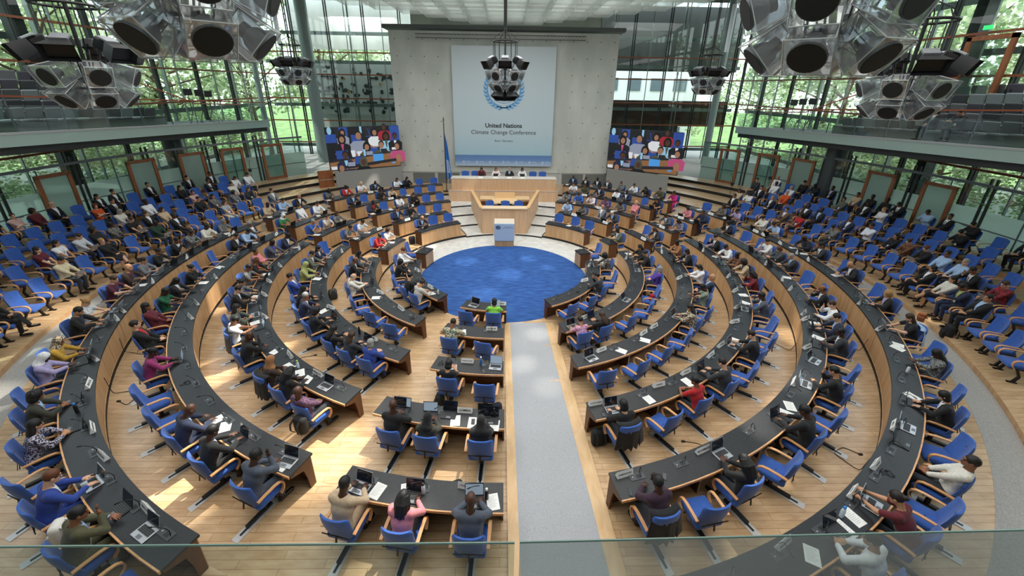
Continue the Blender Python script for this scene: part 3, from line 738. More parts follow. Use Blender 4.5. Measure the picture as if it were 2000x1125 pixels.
# side screens, angled walls below them
def lerp(a, b, t): return a + (b - a) * t
SCP = dict(b='#2a4a98', d='#16181d', s='#9a7058', k='#4a3023', w='#d9dce2', o='#8a6240', t='#22242a', r='#9c2230', p='#b24a78', l='#8fc0dd', e='#4c98dd', g='#4a4d40', n='#202744', h='#100e0f', i='#8c93a8')
def screen(name, A, B, label):
    A, B = Vector(A), Vector(B); d = (B - A).normalized(); n = Vector((d.y, -d.x, 0))
    W = (B - A).length; Hh = 2.95; z0 = 2.12
    t = thing(name, label, 'screen')
    MB().add([A + n * q + Vector((0, 0, zz)) + d * e for q in (-.12, -.03) for zz in (z0 - .06, z0 + Hh + .03) for e in (-.04, W + .04) for d in [(B - A).normalized()]], [(0, 1, 3, 2), (4, 5, 7, 6), (0, 1, 5, 4), (2, 3, 7, 6), (0, 2, 6, 4), (1, 3, 7, 5)]).build('housing', [M_DKGREY], t)
    mats = [plain('feed_' + k, c, .5, emit=c, es=.45) for k, c in SCP.items()]; ix = {k: i for i, k in enumerate(SCP)}
    m = MB(); L = [0]
    def poly(pts, c):
        L[0] += .0006
        vs = [A + d * (u * W) + n * (L[0] - .02) + Vector((0, 0, z0 + v * Hh)) for u, v in pts]; m.add(vs, [tuple(range(len(vs)))], ix[c])
    R = lambda u, v, w_, h_, c: poly([(u - w_ / 2, v - h_ / 2), (u + w_ / 2, v - h_ / 2), (u + w_ / 2, v + h_ / 2), (u - w_ / 2, v + h_ / 2)], c)
    E_ = lambda u, v, a, b2, c: poly([(u + a * cos(q * pi / 8), v + b2 * sin(q * pi / 8)) for q in range(16)], c)
    def man(u, v, s, skin, top, inner=None, hair='h', long=False):
        if long: E_(u, v - .01 * s, .052 * s, .13 * s, hair)
        poly([(u - .095 * s, v - .36 * s), (u - .105 * s, v - .17 * s), (u - .06 * s, v - .105 * s), (u + .06 * s, v - .105 * s), (u + .105 * s, v - .17 * s), (u + .095 * s, v - .36 * s)], top)
        if inner: poly([(u - .02 * s, v - .11 * s), (u + .02 * s, v - .11 * s), (u, v - .3 * s)], inner)
        poly([(u - .09 * s, v - .3 * s), (u - .02 * s, v - .38 * s), (u + .06 * s, v - .34 * s), (u + .06 * s, v - .37 * s), (u - .03 * s, v - .41 * s), (u - .11 * s, v - .33 * s)], skin)
        E_(u, v + .012 * s, .036 * s, .076 * s, hair); E_(u, v - .012 * s, .031 * s, .07 * s, skin)
    R(.5, .5, 1, 1, 'd')
    for u, v in ((.06, .75), (.22, .9), (.40, .72), (.60, .86), (.68, .6), (.78, .72), (.95, .9), (.95, .72), (.62, .42)): R(u, v, .14, .2, 'b')
    E_(.05, .93, .03, .09, 'l'); R(.47, .93, .03, .16, 'l')
    for u in (.14, .53, .6): poly([(u - .03, 1), (u + .03, 1), (u + .06, .78), (u, .78)], 't')
    man(.22, .88, .8, 's', 'i', None, 'h', True); man(.66, .86, .95, 's', 'w', None, 'h', True); man(.80, .98, .9, 'k', 'r')
    man(.43, .80, 1.25, 's', 'i', None); man(.2, .73, 1.05, 's', 'd', 'p', 'h', True); man(.82, .75, 1.05, 'k', 'l', 'g', 'h', True); man(.95, .75, 1., 'k', 'd', 'w')
    poly([(.3, .45), (.33, .12), (.36, .12), (.36, .45)], 'w'); poly([(.38, .42), (.42, .2), (.46, .2), (.46, .42)], 'w')
    man(.53, .52, 1.05, 's', 'g', None, 'h', True); man(.74, .55, 1.15, 's', 'g', 'l')
    poly([(.0, .24), (1, .40), (1, .36), (0, .18)], 't'); poly([(.0, .18), (1, .36), (1, .2), (0, .04)], 'o'); R(.56, .36, .09, .09, 'i'); R(.77, .40, .09, .1, 't'); R(.93, .44, .08, .06, 'w'); R(.49, .38, .03, .16, 'l')
    R(.18, .36, .16, .2, 'b'); R(.42, .2, .15, .18, 'b'); R(.68, .24, .15, .18, 'e'); R(.9, .3, .06, .14, 'e')
    man(.22, .35, 1.2, 'k', 'n', 'l'); man(.97, .5, 1.1, 's', 'p')
    poly([(.0, .06), (1, .2), (1, .13), (0, 0)], 't'); poly([(.15, 0), (1, .13), (1, 0)], 'o'); R(.29, .12, .1, .1, 'i'); man(.46, .16, 1.1, 'k', 'd', None, 'g', True); R(.05, .05, .08, .08, 'w'); E_(.15, .03, .035, .08, 's'); E_(.98, .2, .04, .1, 's'); R(.9, .08, .05, .04, 'e')
    m.build('picture', mats, t)
    return d, n
screen('video_screen', (-12.45, 12.5, 0), (-8.1, 14.9, 0), 'large video screen showing seated audience left of the stage wall')
screen('video_screen', (7.95, 14.9, 0), (12.4, 12.3, 0), 'large video screen showing seated audience right of the stage wall')
for nm, A, B in (('wall_left_screen', (-12.05, 12.2), (-8.0, 14.75)), ('wall_right_screen', (7.95, 14.75), (11.75, 12.1))):
    A, B = Vector((*A, 0)), Vector((*B, 0)); d = (B - A).normalized(); n = Vector((d.y, -d.x, 0)) * -.12
    struct(MB().prism([(A.x, A.y), (B.x, B.y), (B.x + n.x, B.y + n.y), (A.x + n.x, A.y + n.y)], STEP * 5 - .05, 2.06).build(nm, [plain('screen_wall_grey', '#8f9190', .6)]))
for sg in (-1,):
    d = thing('wooden_door_panel', 'brown wooden barrier panel beside the %s screen wall' % ('left' if sg < 0 else 'right'), 'panel', (sg * 12.75, 12.2, STEP * 5), sg * rad(-30))
    MB().box((0, 0, .8), (1.0, .06, 1.6)).build('panel', [M_DOORW], d)
    MB().box((0, -.05, .95), (.9, .03, .04)).build('handle_bar', [M_STEEL], d)
# ceiling: slab, and the luminous louvre field in it
struct(MB().box((0, 2, 15.3), (47, 45, .3)).build('ceiling', [plain('ceiling_grey', '#7c807f', .7)]))
struct(MB().box((-.1, 16.6, 11.75), (17.2, 2.4, .25)).build('ceiling_soffit_stage', [plain('soffit', '#5e6261', .5)]))
lou = MB(); cells = []
def inside(x, y):
    ex = 9.2 - max(0, y - 6.5) * .95
    return abs(x) < max(ex, 2.2 if y < 14.2 else 0) and y < 14.3
for iy in range(-14, 13):
    for ix in range(-8, 8):
        x, y = ix * 1.2 + .6, iy * 1.2 + .1
        if not inside(x, y): continue
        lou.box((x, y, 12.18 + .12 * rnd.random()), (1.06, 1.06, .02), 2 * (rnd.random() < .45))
        for e in (-.58, .58):
            lou.quad((x + e, y - .58, 12.27), (x + e, y + .58, 12.27), (x + e, y + .58, 11.75), (x + e, y - .58, 11.75), 1)
            lou.quad((x - .58, y + e, 12.27), (x + .58, y + e, 12.27), (x + .58, y + e, 11.75), (x - .58, y + e, 11.75), 1)
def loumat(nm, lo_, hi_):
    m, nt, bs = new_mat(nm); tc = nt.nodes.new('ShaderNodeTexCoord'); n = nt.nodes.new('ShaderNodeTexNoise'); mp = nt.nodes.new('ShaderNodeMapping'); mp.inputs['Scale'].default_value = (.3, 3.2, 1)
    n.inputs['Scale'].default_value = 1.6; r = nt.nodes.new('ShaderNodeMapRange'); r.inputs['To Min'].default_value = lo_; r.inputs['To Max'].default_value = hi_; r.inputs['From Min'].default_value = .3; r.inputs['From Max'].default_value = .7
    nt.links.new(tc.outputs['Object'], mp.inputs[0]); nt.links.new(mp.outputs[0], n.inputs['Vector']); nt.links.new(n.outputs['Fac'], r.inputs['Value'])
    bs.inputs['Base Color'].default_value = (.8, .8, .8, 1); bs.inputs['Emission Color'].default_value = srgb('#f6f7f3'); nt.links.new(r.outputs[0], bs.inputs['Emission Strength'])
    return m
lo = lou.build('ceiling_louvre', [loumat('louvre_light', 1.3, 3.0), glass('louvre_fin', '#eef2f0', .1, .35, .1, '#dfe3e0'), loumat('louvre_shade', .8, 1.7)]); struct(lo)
# ------------------------------------------------------------------ desks
SEG = []                                               # (ring, start, end, where)
for k, (a, b) in enumerate([(24.2, 92), (19.4, 100.2), (15.4, 99), (12.7, 102.5), (10.8, 106.4), (8.5, 104.8)]): SEG.append((k, a, b, 'right curve'))
for k, (a, b) in enumerate([(-91.8, -34.6), (-90.4, -28.0), (-98.8, -21.4), (-97.6, -22.2), (-101.6, -19.9), (-104.6, -21.8)]): SEG.append((k, a, b, 'left curve'))
for k, (a, b) in enumerate([(-21, 1.7), (-19.1, .3), (-14.4, .3), (-17.6, .4), (-15.0, .3)]): SEG.append((k, a, b, 'centre block'))
for k, (a, b) in enumerate([(103.8, 112), (109.4, 117.6), (106.2, 118.5), (108.4, 119.3), (111.7, 119.4), (110, 121.5)]): SEG.append((k, a, b, 'right middle block'))
for k, (a, b) in enumerate([(-113, -102.), (-115.8, -99.4), (-118.7, -104.2), (-118.9, -103), (-118.3, -105.6), (-119.4, -107.8)]): SEG.append((k, a, b, 'left middle block'))
for k, (a, b) in enumerate([(129.2, 154.9), (128.4, 154.1), (127.3, 159), (127, 159), (127, 160.8)], 1): SEG.append((k, a, b, 'right stage block'))
for k, (a, b) in enumerate([(-153.4, -127.6), (-152.8, -127.2), (-157.8, -127.1), (-157.4, -126.4), (-159.6, -125.7)], 1): SEG.append((k, a, b, 'left stage block'))
RN = ['innermost', 'second', 'third', 'fourth', 'fifth', 'outermost']
PITCH = [11.6, 9.2, 7.1, 5.9, 4.95, 4.32]
def console_mesh():
    b = MB().box((0, 0, .004), (.30, .13, .008), 0).box((.03, 0, .009), (.09, .075, .004), 1).lathe([(.012, .008), (.012, .014)], 8, 2, Matrix.Translation((-.09, 0, 0)))
    return b.mesh('microphone_console', [M_CONS, M_BLACKP, M_STEEL])
def goose_mesh(): return MB().tube([(.1, .02, 0), (.1, .03, .10), (.08, .0, .19), (.0, -.06, .235), (-.06, -.1, .235)], .0065, 6).tube([(-.06, -.1, .235), (-.11, -.135, .23)], .012, 6).mesh('gooseneck_microphone', [M_BLACKP])
CONS, GOOS = console_mesh(), goose_mesh()
def desk(k, a, b, where):
    R = RF[k]; zt = .75 + STEP * k; zf = STEP * k; zb = STEP * max(0, k - 1)
    mid = (a + b) / 2
    t = thing('curved_desk', 'curved oak desk with black top, %s desk row, %s' % (RN[k], where), 'desk', (0, 0, 0))
    MB().arc(R - .02, R + DEP - .025, a, b, zt - .045, zt, 0).build('desktop', [M_TOP], t)
    MB().arc(R + DEP - .025, R + DEP, a, b, zt - .05, zt + .002, 0).build('wood_edge', [M_ARM], t)
    f = MB().arc(R + .012, R + .035, a + .08, b - .08, zb + .055, zt - .045, 0)
    f.arc(R + .035, R + .05, a + .1, b - .1, zf, zt - .05, 1)
    f.arc(R + .03, R + .045, a + .1, b - .1, zb, zb + .06, 2)  # black kick strip, also drawing the dark shadow line at the panel foot
    n = max(1, round((b - a) / (PITCH[k] * 2.) ))
    for i in range(1, n): q = a + (b - a) * i / n; e = .35 / R; f.arc(R + .0105, R + .02, q - e, q + e, zb + .055, zt - .045, 2)
    f.build('front_panel', [M_OAK, M_OAKD, M_KICK], t)
    for q, sg in ((a, 1), (b, -1)):
        e = sg * 2.3 / R
        A, B_ = P(R + .03, q), P(R + .5, q); A2, B2 = P(R + .03, q + e), P(R + .5, q + e)
        m = MB(); pr = [(0, 0), (.28, 0), (.32, .3), (.42, .55), (1, .66), (1, .705), (0, .705)] if where in ('left curve', 'right curve', 'centre block') else [(0, 0), (1, 0), (1, .705), (0, .705)]
        vs = [A.lerp(B_, u) + Vector((0, 0, zf + v)) for u, v in pr] + [A2.lerp(B2, u) + Vector((0, 0, zf + v)) for u, v in pr]; L = len(pr)
        m.add(vs, [tuple(range(L)), tuple(range(L, 2 * L))] + [(i, (i + 1) % L, L + (i + 1) % L, L + i) for i in range(L)]); m.build('end_panel', [M_OAKD], t)
    for i in range(1, n):
        q = a + (b - a) * i / n; m = MB().arc(R + .06, R + .36, q - 1. / R, q + 1. / R, zf, zt - .05, 0).arc(R + .36, R + .375, q - 1. / R, q + 1. / R, zf, zt - .05, 1); m.build('support', [M_OAKD, M_STEEL], t)
    nc = max(1, round((b - a) / PITCH[k]))
    for i in range(nc):
        q = a + (b - a) * (i + .5) / nc
        c = put('microphone_console', CONS, t); c.location = P(R + .17, q, zt); c.rotation_euler.z = rad(q)
        g = put('gooseneck_microphone', GOOS, c); g.rotation_euler.z = rnd.uniform(-.6, .6)
    return t
for s in SEG: desk(*s)

# ------------------------------------------------------------------ chairs
def chair_parts():
    seat = MB().rbox((0, .03, .435), (.52, .52, .11), .045, 0).rbox((0, .03, .372), (.44, .44, .03), .01, 1)
    seat.lathe([(.012, .491), (.012, .495)], 6, 1, Matrix.Translation((0, -.02, 0)))
    S = seat.mesh('seat', [M_BLUE, M_BLACKP], angle=50)
    NX, NZ = 10, 12; vs = []; fs = []
    prof = lambda t: (-.205 - .13 * t - .02 * sin(t * pi), .46 + .56 * t)
    for side in (0, 1):
        for j in range(NZ + 1):
            t = j / NZ; y, z = prof(t)
            hw = .265 * (1 - .05 * (1 - t)) * (1 if t < .9 else math.sqrt(max(.0, 1 - ((t - .9) / .1) ** 2 * .18)))
            th = .085 * (1 - .35 * t) * (.6 + .4 * min(1, (1 - t) * 8))
            for i in range(NX + 1):
                u = i / NX * 2 - 1; x = u * hw; cv = .075 * abs(u) ** 2.2
                e = .45 if abs(u) > .99 else 1.
                vs.append((x, y + cv + (th / 2 if side else -th / 2) * e, z + (.02 * (1 - abs(u)) if j == NZ else 0)))
    n = NX + 1; o = (NZ + 1) * n
    for s_ in (0, 1):
        for j in range(NZ):
            for i in range(NX): a = s_ * o + j * n + i; fs.append((a, a + 1, a + n + 1, a + n))
    for j in range(NZ):
        for i in (0, NX): a = j * n + i; fs.append((a, a + n, o + a + n, o + a))
    for i in range(NX):
        for j in (0, NZ): a = j * n + i; fs.append((a, a + 1, o + a + 1, o + a))
    bk = MB().add(vs, fs, 0)
    yb, zb = prof(.3); bk.box((0, yb - .048, zb), (.5, .012, .014), 1, Matrix.Rotation(rad(-13), 3, 'X')); bk.box((0, yb - .045, zb - .085), (.03, .014, .16), 1, Matrix.Rotation(rad(-13), 3, 'X'))
    yb, zb = prof(.72); bk.lathe([(.014, 0), (.014, .006)], 6, 1, Matrix.Translation((0, yb + .03, zb)) @ Matrix.Rotation(-pi / 2, 4, 'X'))
    Bk = bk.mesh('backrest', [M_BLUE, M_BLACKP], angle=60)
    arms = []
    for sx in (-1, 1):
        x = sx * .30
        pts = [(x, .17, .40), (x, .235, .47), (x, .255, .55), (x, .235, .62), (x, .18, .66), (x, .08, .675), (x, -.1, .672), (x, -.24, .66)]
        arms.append(MB().strip(pts, (1, 0, 0), .055, .022).mesh('armrest', [M_ARM], angle=40))
    ped = MB().tube([(0, 0, .03), (0, 0, .37)], [.045, .035], 10).box((0, -.12, .045), (.07, .5, .045)).lathe([(.0, .33), (.1, .345), (.1, .36), (.0, .365)], 10).tube([(-.29, .1, .40), (.29, .1, .40)], .014, 6)
    Pd = ped.mesh('pedestal', [M_BLACK])
    trk = MB().box((0, -.18, .006), (.15, .86, .012), 0).mesh('floor_track', [M_TRACK]); slo = MB().rbox((0, -.2, .013), (.045, .6, .006), .0029, 0).mesh('slot', [M_BLACK])
    Lg = []
    for sx in (-1, 1):
        legs = MB(); legs.strip([(sx * .3, .12, .40), (sx * .3, .02, .2), (sx * .3, .10, .0)], (1, 0, 0), .06, .05); legs.box((sx * .3, .1, .012), (.07, .2, .024))
        legs.tube([(sx * .3, .12, .40), (sx * .3, -.2, .42)], .016, 6); Lg.append(legs.mesh('support_leg', [M_BLACK]))
    return S, Bk, arms, Pd, trk, slo, Lg
CH = chair_parts()
NCH = [0]
def chair(loc, rotz, where, occupied, turn=0., fixed=False, track=True, state=None):
    S, Bk, arms, Pd, trk, slo, Lg = CH
    st = state or ('occupied' if occupied else 'empty')
    t = thing('audience_armchair' if fixed else 'swivel_armchair', '%s blue %s, %s' % (st, 'audience chair' if fixed else 'swivel chair', where), 'chair', loc, rotz, 'blue audience chairs' if fixed else 'blue swivel chairs at the desks')
    rot = []
    for n, m in (('seat', S), ('backrest', Bk), ('armrest', arms[0]), ('armrest', arms[1])):
        o = put(n, m, t); o.rotation_euler.z = turn
    if fixed:
        for q in Lg: put('support_leg', q, t)
    else:
        put('pedestal', Pd, t)
        if track: k = put('floor_track', trk, t); put('slot', slo, k)
    return t
PEOPLE = """
5 -149.3 l-black 1 t-black R
5 -146.3 l-black 1 t-white R
5 -139.7 n-none 3 j-charcoal-skyblue W
5 -135.7 n-white 0 q-white R
5 -131.3 b-black 3 j-red-white R
5 -126.6 l-black 3 t-blackprint C
5 -118.3 n-none 1 j-black-white R
5 -114.0 s-black 1 t-skyblue T
5 -110.0 s-black 3 t-beige T
5 -98.6 h-grey 1 t-greyprint T
5 -94.6 s-black 3 t-offwhite T
5 -91.3 s-dark 2 t-greyprint P
5 -87.4 s-black 2 j-black-white C
5 -82.9 b-black 2 j-black-black R
5 -79.3 b-dark 1 j-grey-grey R
5 -75.8 n-none 1 j-darkbrown-maroon R
5 -72.1 s-brown 0 q-maroon T
5 -66.0 b-blond 0 q-whitestripe P
5 -62.9 s-black 1 j-black-navy T
5 -56.5 h-beigeprint 2 t-mustard T
5 -53.4 h-white 3 t-lavender P
5 -46.0 c-black 2 j-darkolive-skyblue R
5 -41.3 l-black 1 t-dotnavy R
5 -33.3 s-auburn 0 j-royal-white T
5 -28.2 s-black 2 j-olive-skyblue C
4 -141.2 b-dark 1 t-beige R
4 -137.6 b-black 2 j-black-black R
4 -128.5 s-brown 0 j-navy-skyblue T
4 -117.1 s-black 1 t-white T
4 -113.0 s-dark 1 t-white B
4 -106.3 h-white 2 q-green T
4 -98.0 s-grey 2 v-white-charcoal F
4 -94.6 s-black 2 t-skyblue W
4 -91.2 s-black 1 j-black-white T
4 -75.7 b-black 1 t-black C
4 -70.8 l-black 3 j-black-white P
4 -66.2 s-black 3 q-greenlace P
4 -62.1 l-black 2 j-burgundy-burgundy B
4 -56.2 s-dark 0 j-black-red B
4 -48.4 b-black 3 t-magenta T
4 -33.5 n-none 3 j-navy-skyblue W
4 -28.3 s-black 3 j-black-skyblue T
4 -22.2 s-black 3 j-slate-slate C
4 -12.9 s-black 3 j-beige-lavender T
4 -7.8 d-black 3 t-pink T
4 -2.3 n-none 3 j-slate-slate T
3 -144.6 s-black 1 t-black T
3 -139.4 p-black 1 t-white P
3 -129.0 s-black 3 j-charcoal-red T
3 -115.1 l-brown 1 t-greyprint R
3 -111.0 b-brown 0 q-offwhite C
3 -105.5 s-grey 1 q-blue C
3 -94.1 s-black 3 j-navy-white W
3 -88.6 s-black 3 j-slate-purple P
3 -83.4 b-black 2 t-pink F
3 -78.8 h-brownprint 2 j-black-red T
3 -74.0 s-black 2 q-greyprint T
3 -67.5 b-black 1 t-greyprint T
3 -63.4 s-dark 0 j-black-white T
3 -56.2 l-dark 1 j-greygreen-greygreen R
3 -51.0 s-black 2 q-white P
3 -44.1 n-none 3 j-black-black C
3 -35.9 h-tan 3 t-darkbrown R
3 -31.7 d-black 3 t-black W
3 -26.1 n-none 3 t-purpleprint B
3 -13.5 n-none 3 j-black-black R
3 -8.9 h-black 3 t-darkolive P
3 -2.4 h-black 3 t-black P
2 -137.1 s-black 1 t-black T
2 -131.0 s-dark 1 j-navy-skyblue R
2 -113.4 s-black 1 q-white W
2 -106.7 s-black 1 q-greyprint W
2 -87.5 l-black 1 j-navy-white C
2 -82.0 s-black 1 j-greygreen-white T
2 -74.9 h-lime 2 t-lime T
2 -67.1 s-black 1 j-royal-white B
2 -59.7 h-black 1 t-black T
2 -54.7 s-grey 2 j-navy-white R
2 -46.7 c-black 1 j-navyblack-white T
2 -37.3 l-black 1 t-black P
2 -32.2 l-brown 0 j-charcoal-charcoal T
2 -26.6 p-grey 0 j-royal-royal R
2 -9.7 p-black 1 q-black P
1 -133.6 n-grey 1 j-navy-skyblue W
1 -112.1 c-brown 0 q-white R
1 -104.7 b-black 1 t-red W
1 -84.4 h-black 1 j-slate-slate T
1 -76.5 n-dark 2 j-black-white T
1 -62.1 n-grey 0 t-offwhite P
1 -14.2 s-dark 2 t-tealprint W
0 -88.2 s-auburn 0 t-white T
0 -73.9 c-black 0 t-black C
0 -52.5 s-black 0 j-black-black R
0 -43.5 s-dark 1 t-stone W
0 -3.9 p-black 2 q-lightgreen T
0 54.7 s-black 1 t-charcoal C
0 84.9 c-black 3 t-blackprint T
1 22.8 b-black 1 q-pinkdots T
1 30.0 l-brown 1 t-black P
1 71.3 p-grey 0 t-purple F
1 86.7 b-black 1 t-black T
1 93.1 l-black 1 t-black T
1 113.0 s-black 3 j-greygreen-white C
2 49.6 l-dark 1 t-animalprint T
2 61.5 s-black 3 q-sage P
2 67.6 n-none 1 j-navy-skyblue B
2 75.2 p-black 1 t-white P
2 86.4 p-black 1 j-black-grey T
2 94.3 b-black 3 t-tan R
2 107.5 l-brown 1 j-charcoal-white W
2 129.9 s-white 0 j-charcoal-skyblue W
2 136.5 n-grey 1 j-grey-white B
2 144.4 b-black 2 t-blackprint T
2 151.4 s-dark 1 t-skyblue R
3 15.8 p-black 0 t-black T
3 28.0 b-black 2 q-red R
3 34.4 s-dark 0 j-charcoal-white T
3 45.3 s-dark 0 j-navyblack-skyblue T
3 61.6 s-black 3 j-slate-white C
3 73.0 d-black 3 t-floral C
3 79.5 c-dark 3 j-beige-charcoal T
3 83.7 b-black 3 t-brownprint R
3 88.7 s-black 2 t-white W
3 94.8 s-dark 0 j-black-white C
3 110.6 l-black 2 t-floralgrey W
3 115.9 s-black 2 j-slate-white W
3 129.6 n-grey 0 t-pink F
3 134.6 l-black 2 t-blackprint W
3 140.6 b-black 2 t-plumprint R
3 146.0 s-dark 1 t-whitepink C
3 151.0 s-black 1 t-blue W
3 155.8 l-black 2 t-greyprint P
4 13.3 s-black 3 t-plum C
4 22.3 d-black 3 t-black P
4 33.0 s-black 3 j-black-scarf T
4 42.9 s-black 1 j-black-black C
4 53.9 s-black 3 j-charcoal-white R
4 58.4 s-dark 0 j-navy-skyblue T
4 62.5 s-brown 0 t-white C
4 68.1 n-dark 2 j-black-white C
4 82.4 s-grey 0 j-charcoal-skyblue P
4 86.8 p-auburn 0 t-darkgrey P
4 90.3 s-black 1 t-white C
4 103.7 p-black 1 j-black-white T
4 112.2 s-dark 2 j-navy-navy R
4 117.2 p-black 1 t-pink T
4 127.4 l-black 1 q-black T
4 137.9 s-black 3 j-navy-white R
4 141.4 l-black 0 t-white P
4 147.1 s-black 1 j-navy-white W
4 152.2 s-black 2 t-olive R
4 156.1 s-brown 1 q-white T
5 24.0 s-black 1 t-white R
5 29.3 b-dark 1 q-burgundy X
5 36.9 s-dark 2 t-offwhite B
5 46.0 p-black 0 j-black-white T
5 54.4 l-black 3 t-greyprint P
5 62.5 l-brown 0 q-navyblack T
5 69.4 c-blond 0 j-black-lavender R
5 78.9 n-none 1 j-navyblack-white W
5 87.2 s-black 2 j-charcoal-white C
5 91.2 n-black 3 j-navyblack-navy W
5 99.2 s-dark 1 q-skyblue W
5 103.0 s-black 0 t-offwhite P
5 109.6 b-black 2 q-lavender T
5 113.5 l-black 2 t-blackprint R
5 127.5 b-black 2 j-hotpink-hotpink C
5 131.6 s-black 1 t-olive T
5 135.8 l-black 1 j-black-charcoal W
5 139.4 b-dark 1 t-white T
5 143.5 b-brown 0 t-greyprint P
5 147.6 s-grey 1 j-charcoal-white R
5 150.7 s-black 3 j-black-white T
5 154.4 l-black 1 j-black-white R
5 158.3 n-none 3 j-navy-skyblue R
a0 -116.8 s-black 1 j-grey-white B
a0 -107.0 p-brown 0 q-greydress B
a0 -97.6 s-black 3 j-black-white B
a0 -93.9 s-black 3 t-darkgreen L
a0 -86.1 b-blond 0 t-black K
a0 -79.0 s-black 1 t-cream L
a0 -68.7 s-dark 1 j-black-white K
a1 -114.7 l-black 1 t-black B
a1 -111.9 c-black 2 t-greyprint B
a1 -108.0 l-black 1 t-blackprint B
a1 -105.5 s-black 1 t-black B
a1 -99.3 p-dark 0 t-beige B
a1 -96.8 l-brown 0 j-black-white B
a1 -94.1 b-brown 0 q-black L
a1 -91.6 c-black 3 t-blackprint B
a1 -89.2 c-black 2 t-navyblack B
a1 -86.8 b-brown 0 t-greywhite L
a1 -84.3 l-black 1 q-white B
a1 -81.9 l-dark 0 q-burgundy B
a1 -71.9 s-dark 1 j-charcoal-white K
a4 -114.9 s-dark 2 j-navyblack-white B
a4 -111.4 s-dark 0 j-black-white B
a4 -105.8 s-black 1 j-black-white K
a4 -101.2 s-black 1 j-black-white B
a4 -99.2 l-black 1 j-black-white B
a4 -94.3 n-dark 0 j-navyblack-white B
a4 -92.2 c-black 2 t-burgundy B
a4 -90.2 b-brown 0 t-palepink F
a4 -88.2 s-black 1 q-black B
a2 -114.2 s-black 1 t-offwhite B
a2 -107.4 b-dark 1 t-palepink F
a2 -100.2 s-black 3 t-white B
a2 -96.0 p-grey 0 t-offwhite L
a3 -119.1 s-black 1 t-white L
a3 -116.8 l-dark 1 t-white L
a3 -112.5 s-black 2 j-black-white B
a3 -107.9 l-black 1 t-black B
a3 -98.5 s-dark 1 j-black-white B
a3 -96.3 c-auburn 0 q-orange F
a0 70.1 s-dark 1 j-black-skyblue B
a0 72.8 s-black 2 j-navy-lime P
a0 75.4 l-black 1 t-offwhite K
a0 78.7 p-black 1 j-black-white K
a0 95.1 b-black 1 t-greyprint P
a0 102.0 c-black 2 q-red K
a0 105.0 s-dark 1 j-brown-white B
a0 116.3 s-black 2 j-black-white B
a1 73.6 s-brown 0 t-floral L
a1 77.2 s-black 2 j-black-white C
a1 79.7 s-grey 0 t-skyblue B
a1 82.2 s-black 2 t-skyblue B
a1 84.6 b-auburn 0 t-black L
a1 87.1 b-brown 0 t-brownprint L
a1 89.5 l-black 1 t-black B
a1 93.2 s-black 2 t-whiteblue F
a1 96.7 s-black 2 j-navy-white B
a1 101.8 s-black 3 j-navyblack-skyblue B
a1 104.2 s-black 3 j-navyblack-white B
a1 111.1 l-blond 0 j-black-white B
a1 115.5 l-black 1 t-white P
a1 118.0 l-black 2 t-beige B
a2 111.1 s-grey 0 t-orange B
a2 116.0 s-black 1 j-black-white B
a3 87.9 s-black 1 t-black P
a3 98.0 b-blond 0 t-white F
a3 100.5 s-black 3 j-black-white B
a3 104.0 b-dark 1 j-greygreen-greygreen B
a3 112.7 p-grey 0 t-white B
a3 115.5 s-black 3 t-white B
a3 119.1 s-black 1 t-charcoal B
a4 84.3 s-dark 1 j-black-white B
a4 89.7 s-black 1 j-black-black P
a4 92.7 s-black 2 j-black-white B
a4 94.8 s-black 2 t-skyblue P
a4 98.4 s-black 2 j-black-white P
a4 100.4 s-black 3 j-black-black B
a4 102.4 s-black 3 j-black-black B
a4 104.4 b-black 2 t-beige B
a4 108.2 s-black 3 j-black-lavender B
a4 110.6 s-black 3 j-navyblack-navyblack P
a4 112.7 k-black 1 t-black B
a4 117.2 n-none 1 t-white B"""
CARDS = """
5 -27.1 TIMOR-LESTE
5 -35.9 URUGUAY
5 -40.6 ARGENTINA
5 -48.7 BRAZIL
5 -54.1 NIGER
5 -63.8 .
5 -66.0 UNICEF
5 -75.2 OECD
5 -84.8 OACPS
5 -96.4 .
5 -97.5 .
4 -65.6 VANUATU
4 -60.7 .
4 -76.0 .
4 -99.6 .
3 -30.8 SENEGAL
3 -39.1 .
3 -55.5 .
3 -65.6 .
3 -72.4 .
3 -81.3 .
3 -92.5 .
2 -31.8 LDCF
2 -52.5 .
2 -73.8 .
2 -93.3 .
1 -39.1 BOLIVIA
1 -55.0 .
0 -74.4 .
0 -48.2 .
1 -3.6 GHANA
2 -7.5 UNITED_STATES
3 -5.2 GAMBIA
4 -3.1 UNITED_REP._OF
0 0.0 CHINA
1 29.2 MALDIVES
2 36.4 LMDC
2 40.9 .
2 22.9 .
3 13.9 COSTA_RICA
3 25.3 .
3 31.6 .
3 39.3 .
3 43.7 .
3 53.8 .
3 60.7 .
3 68.7 GUATEMALA
3 76.5 .
3 93.3 .
4 12.2 DOMINICAN_REP.
4 21.6 MOZAMBIQUE
4 41.3 .
4 51.6 .
4 60.7 .
4 62.8 .
4 72.2 .
4 76.3 .
4 84.0 .
5 20.3 MAURITIUS
5 29.2 .
5 33.9 .
5 40.7 MALI
5 61.7 BINGO
5 69.3 SOUTH_AFRICA
5 85.5 .
5 88.9 .
5 93.8 .
5 98.8 .
5 101.0 .
5 114.3 .
5 -137.0 .
4 -139.3 .
3 -141.6 .
2 -132.3 .
2 -117.4 .
4 151.1 .
2 145.9 .
3 140.8 .
2 128.6 .
2 106.5 .
3 113.5 .
4 116.4 .
1 91.7 .
2 94.4 .
2 73.4 .
0 84.0 .
0 60.0 ."""
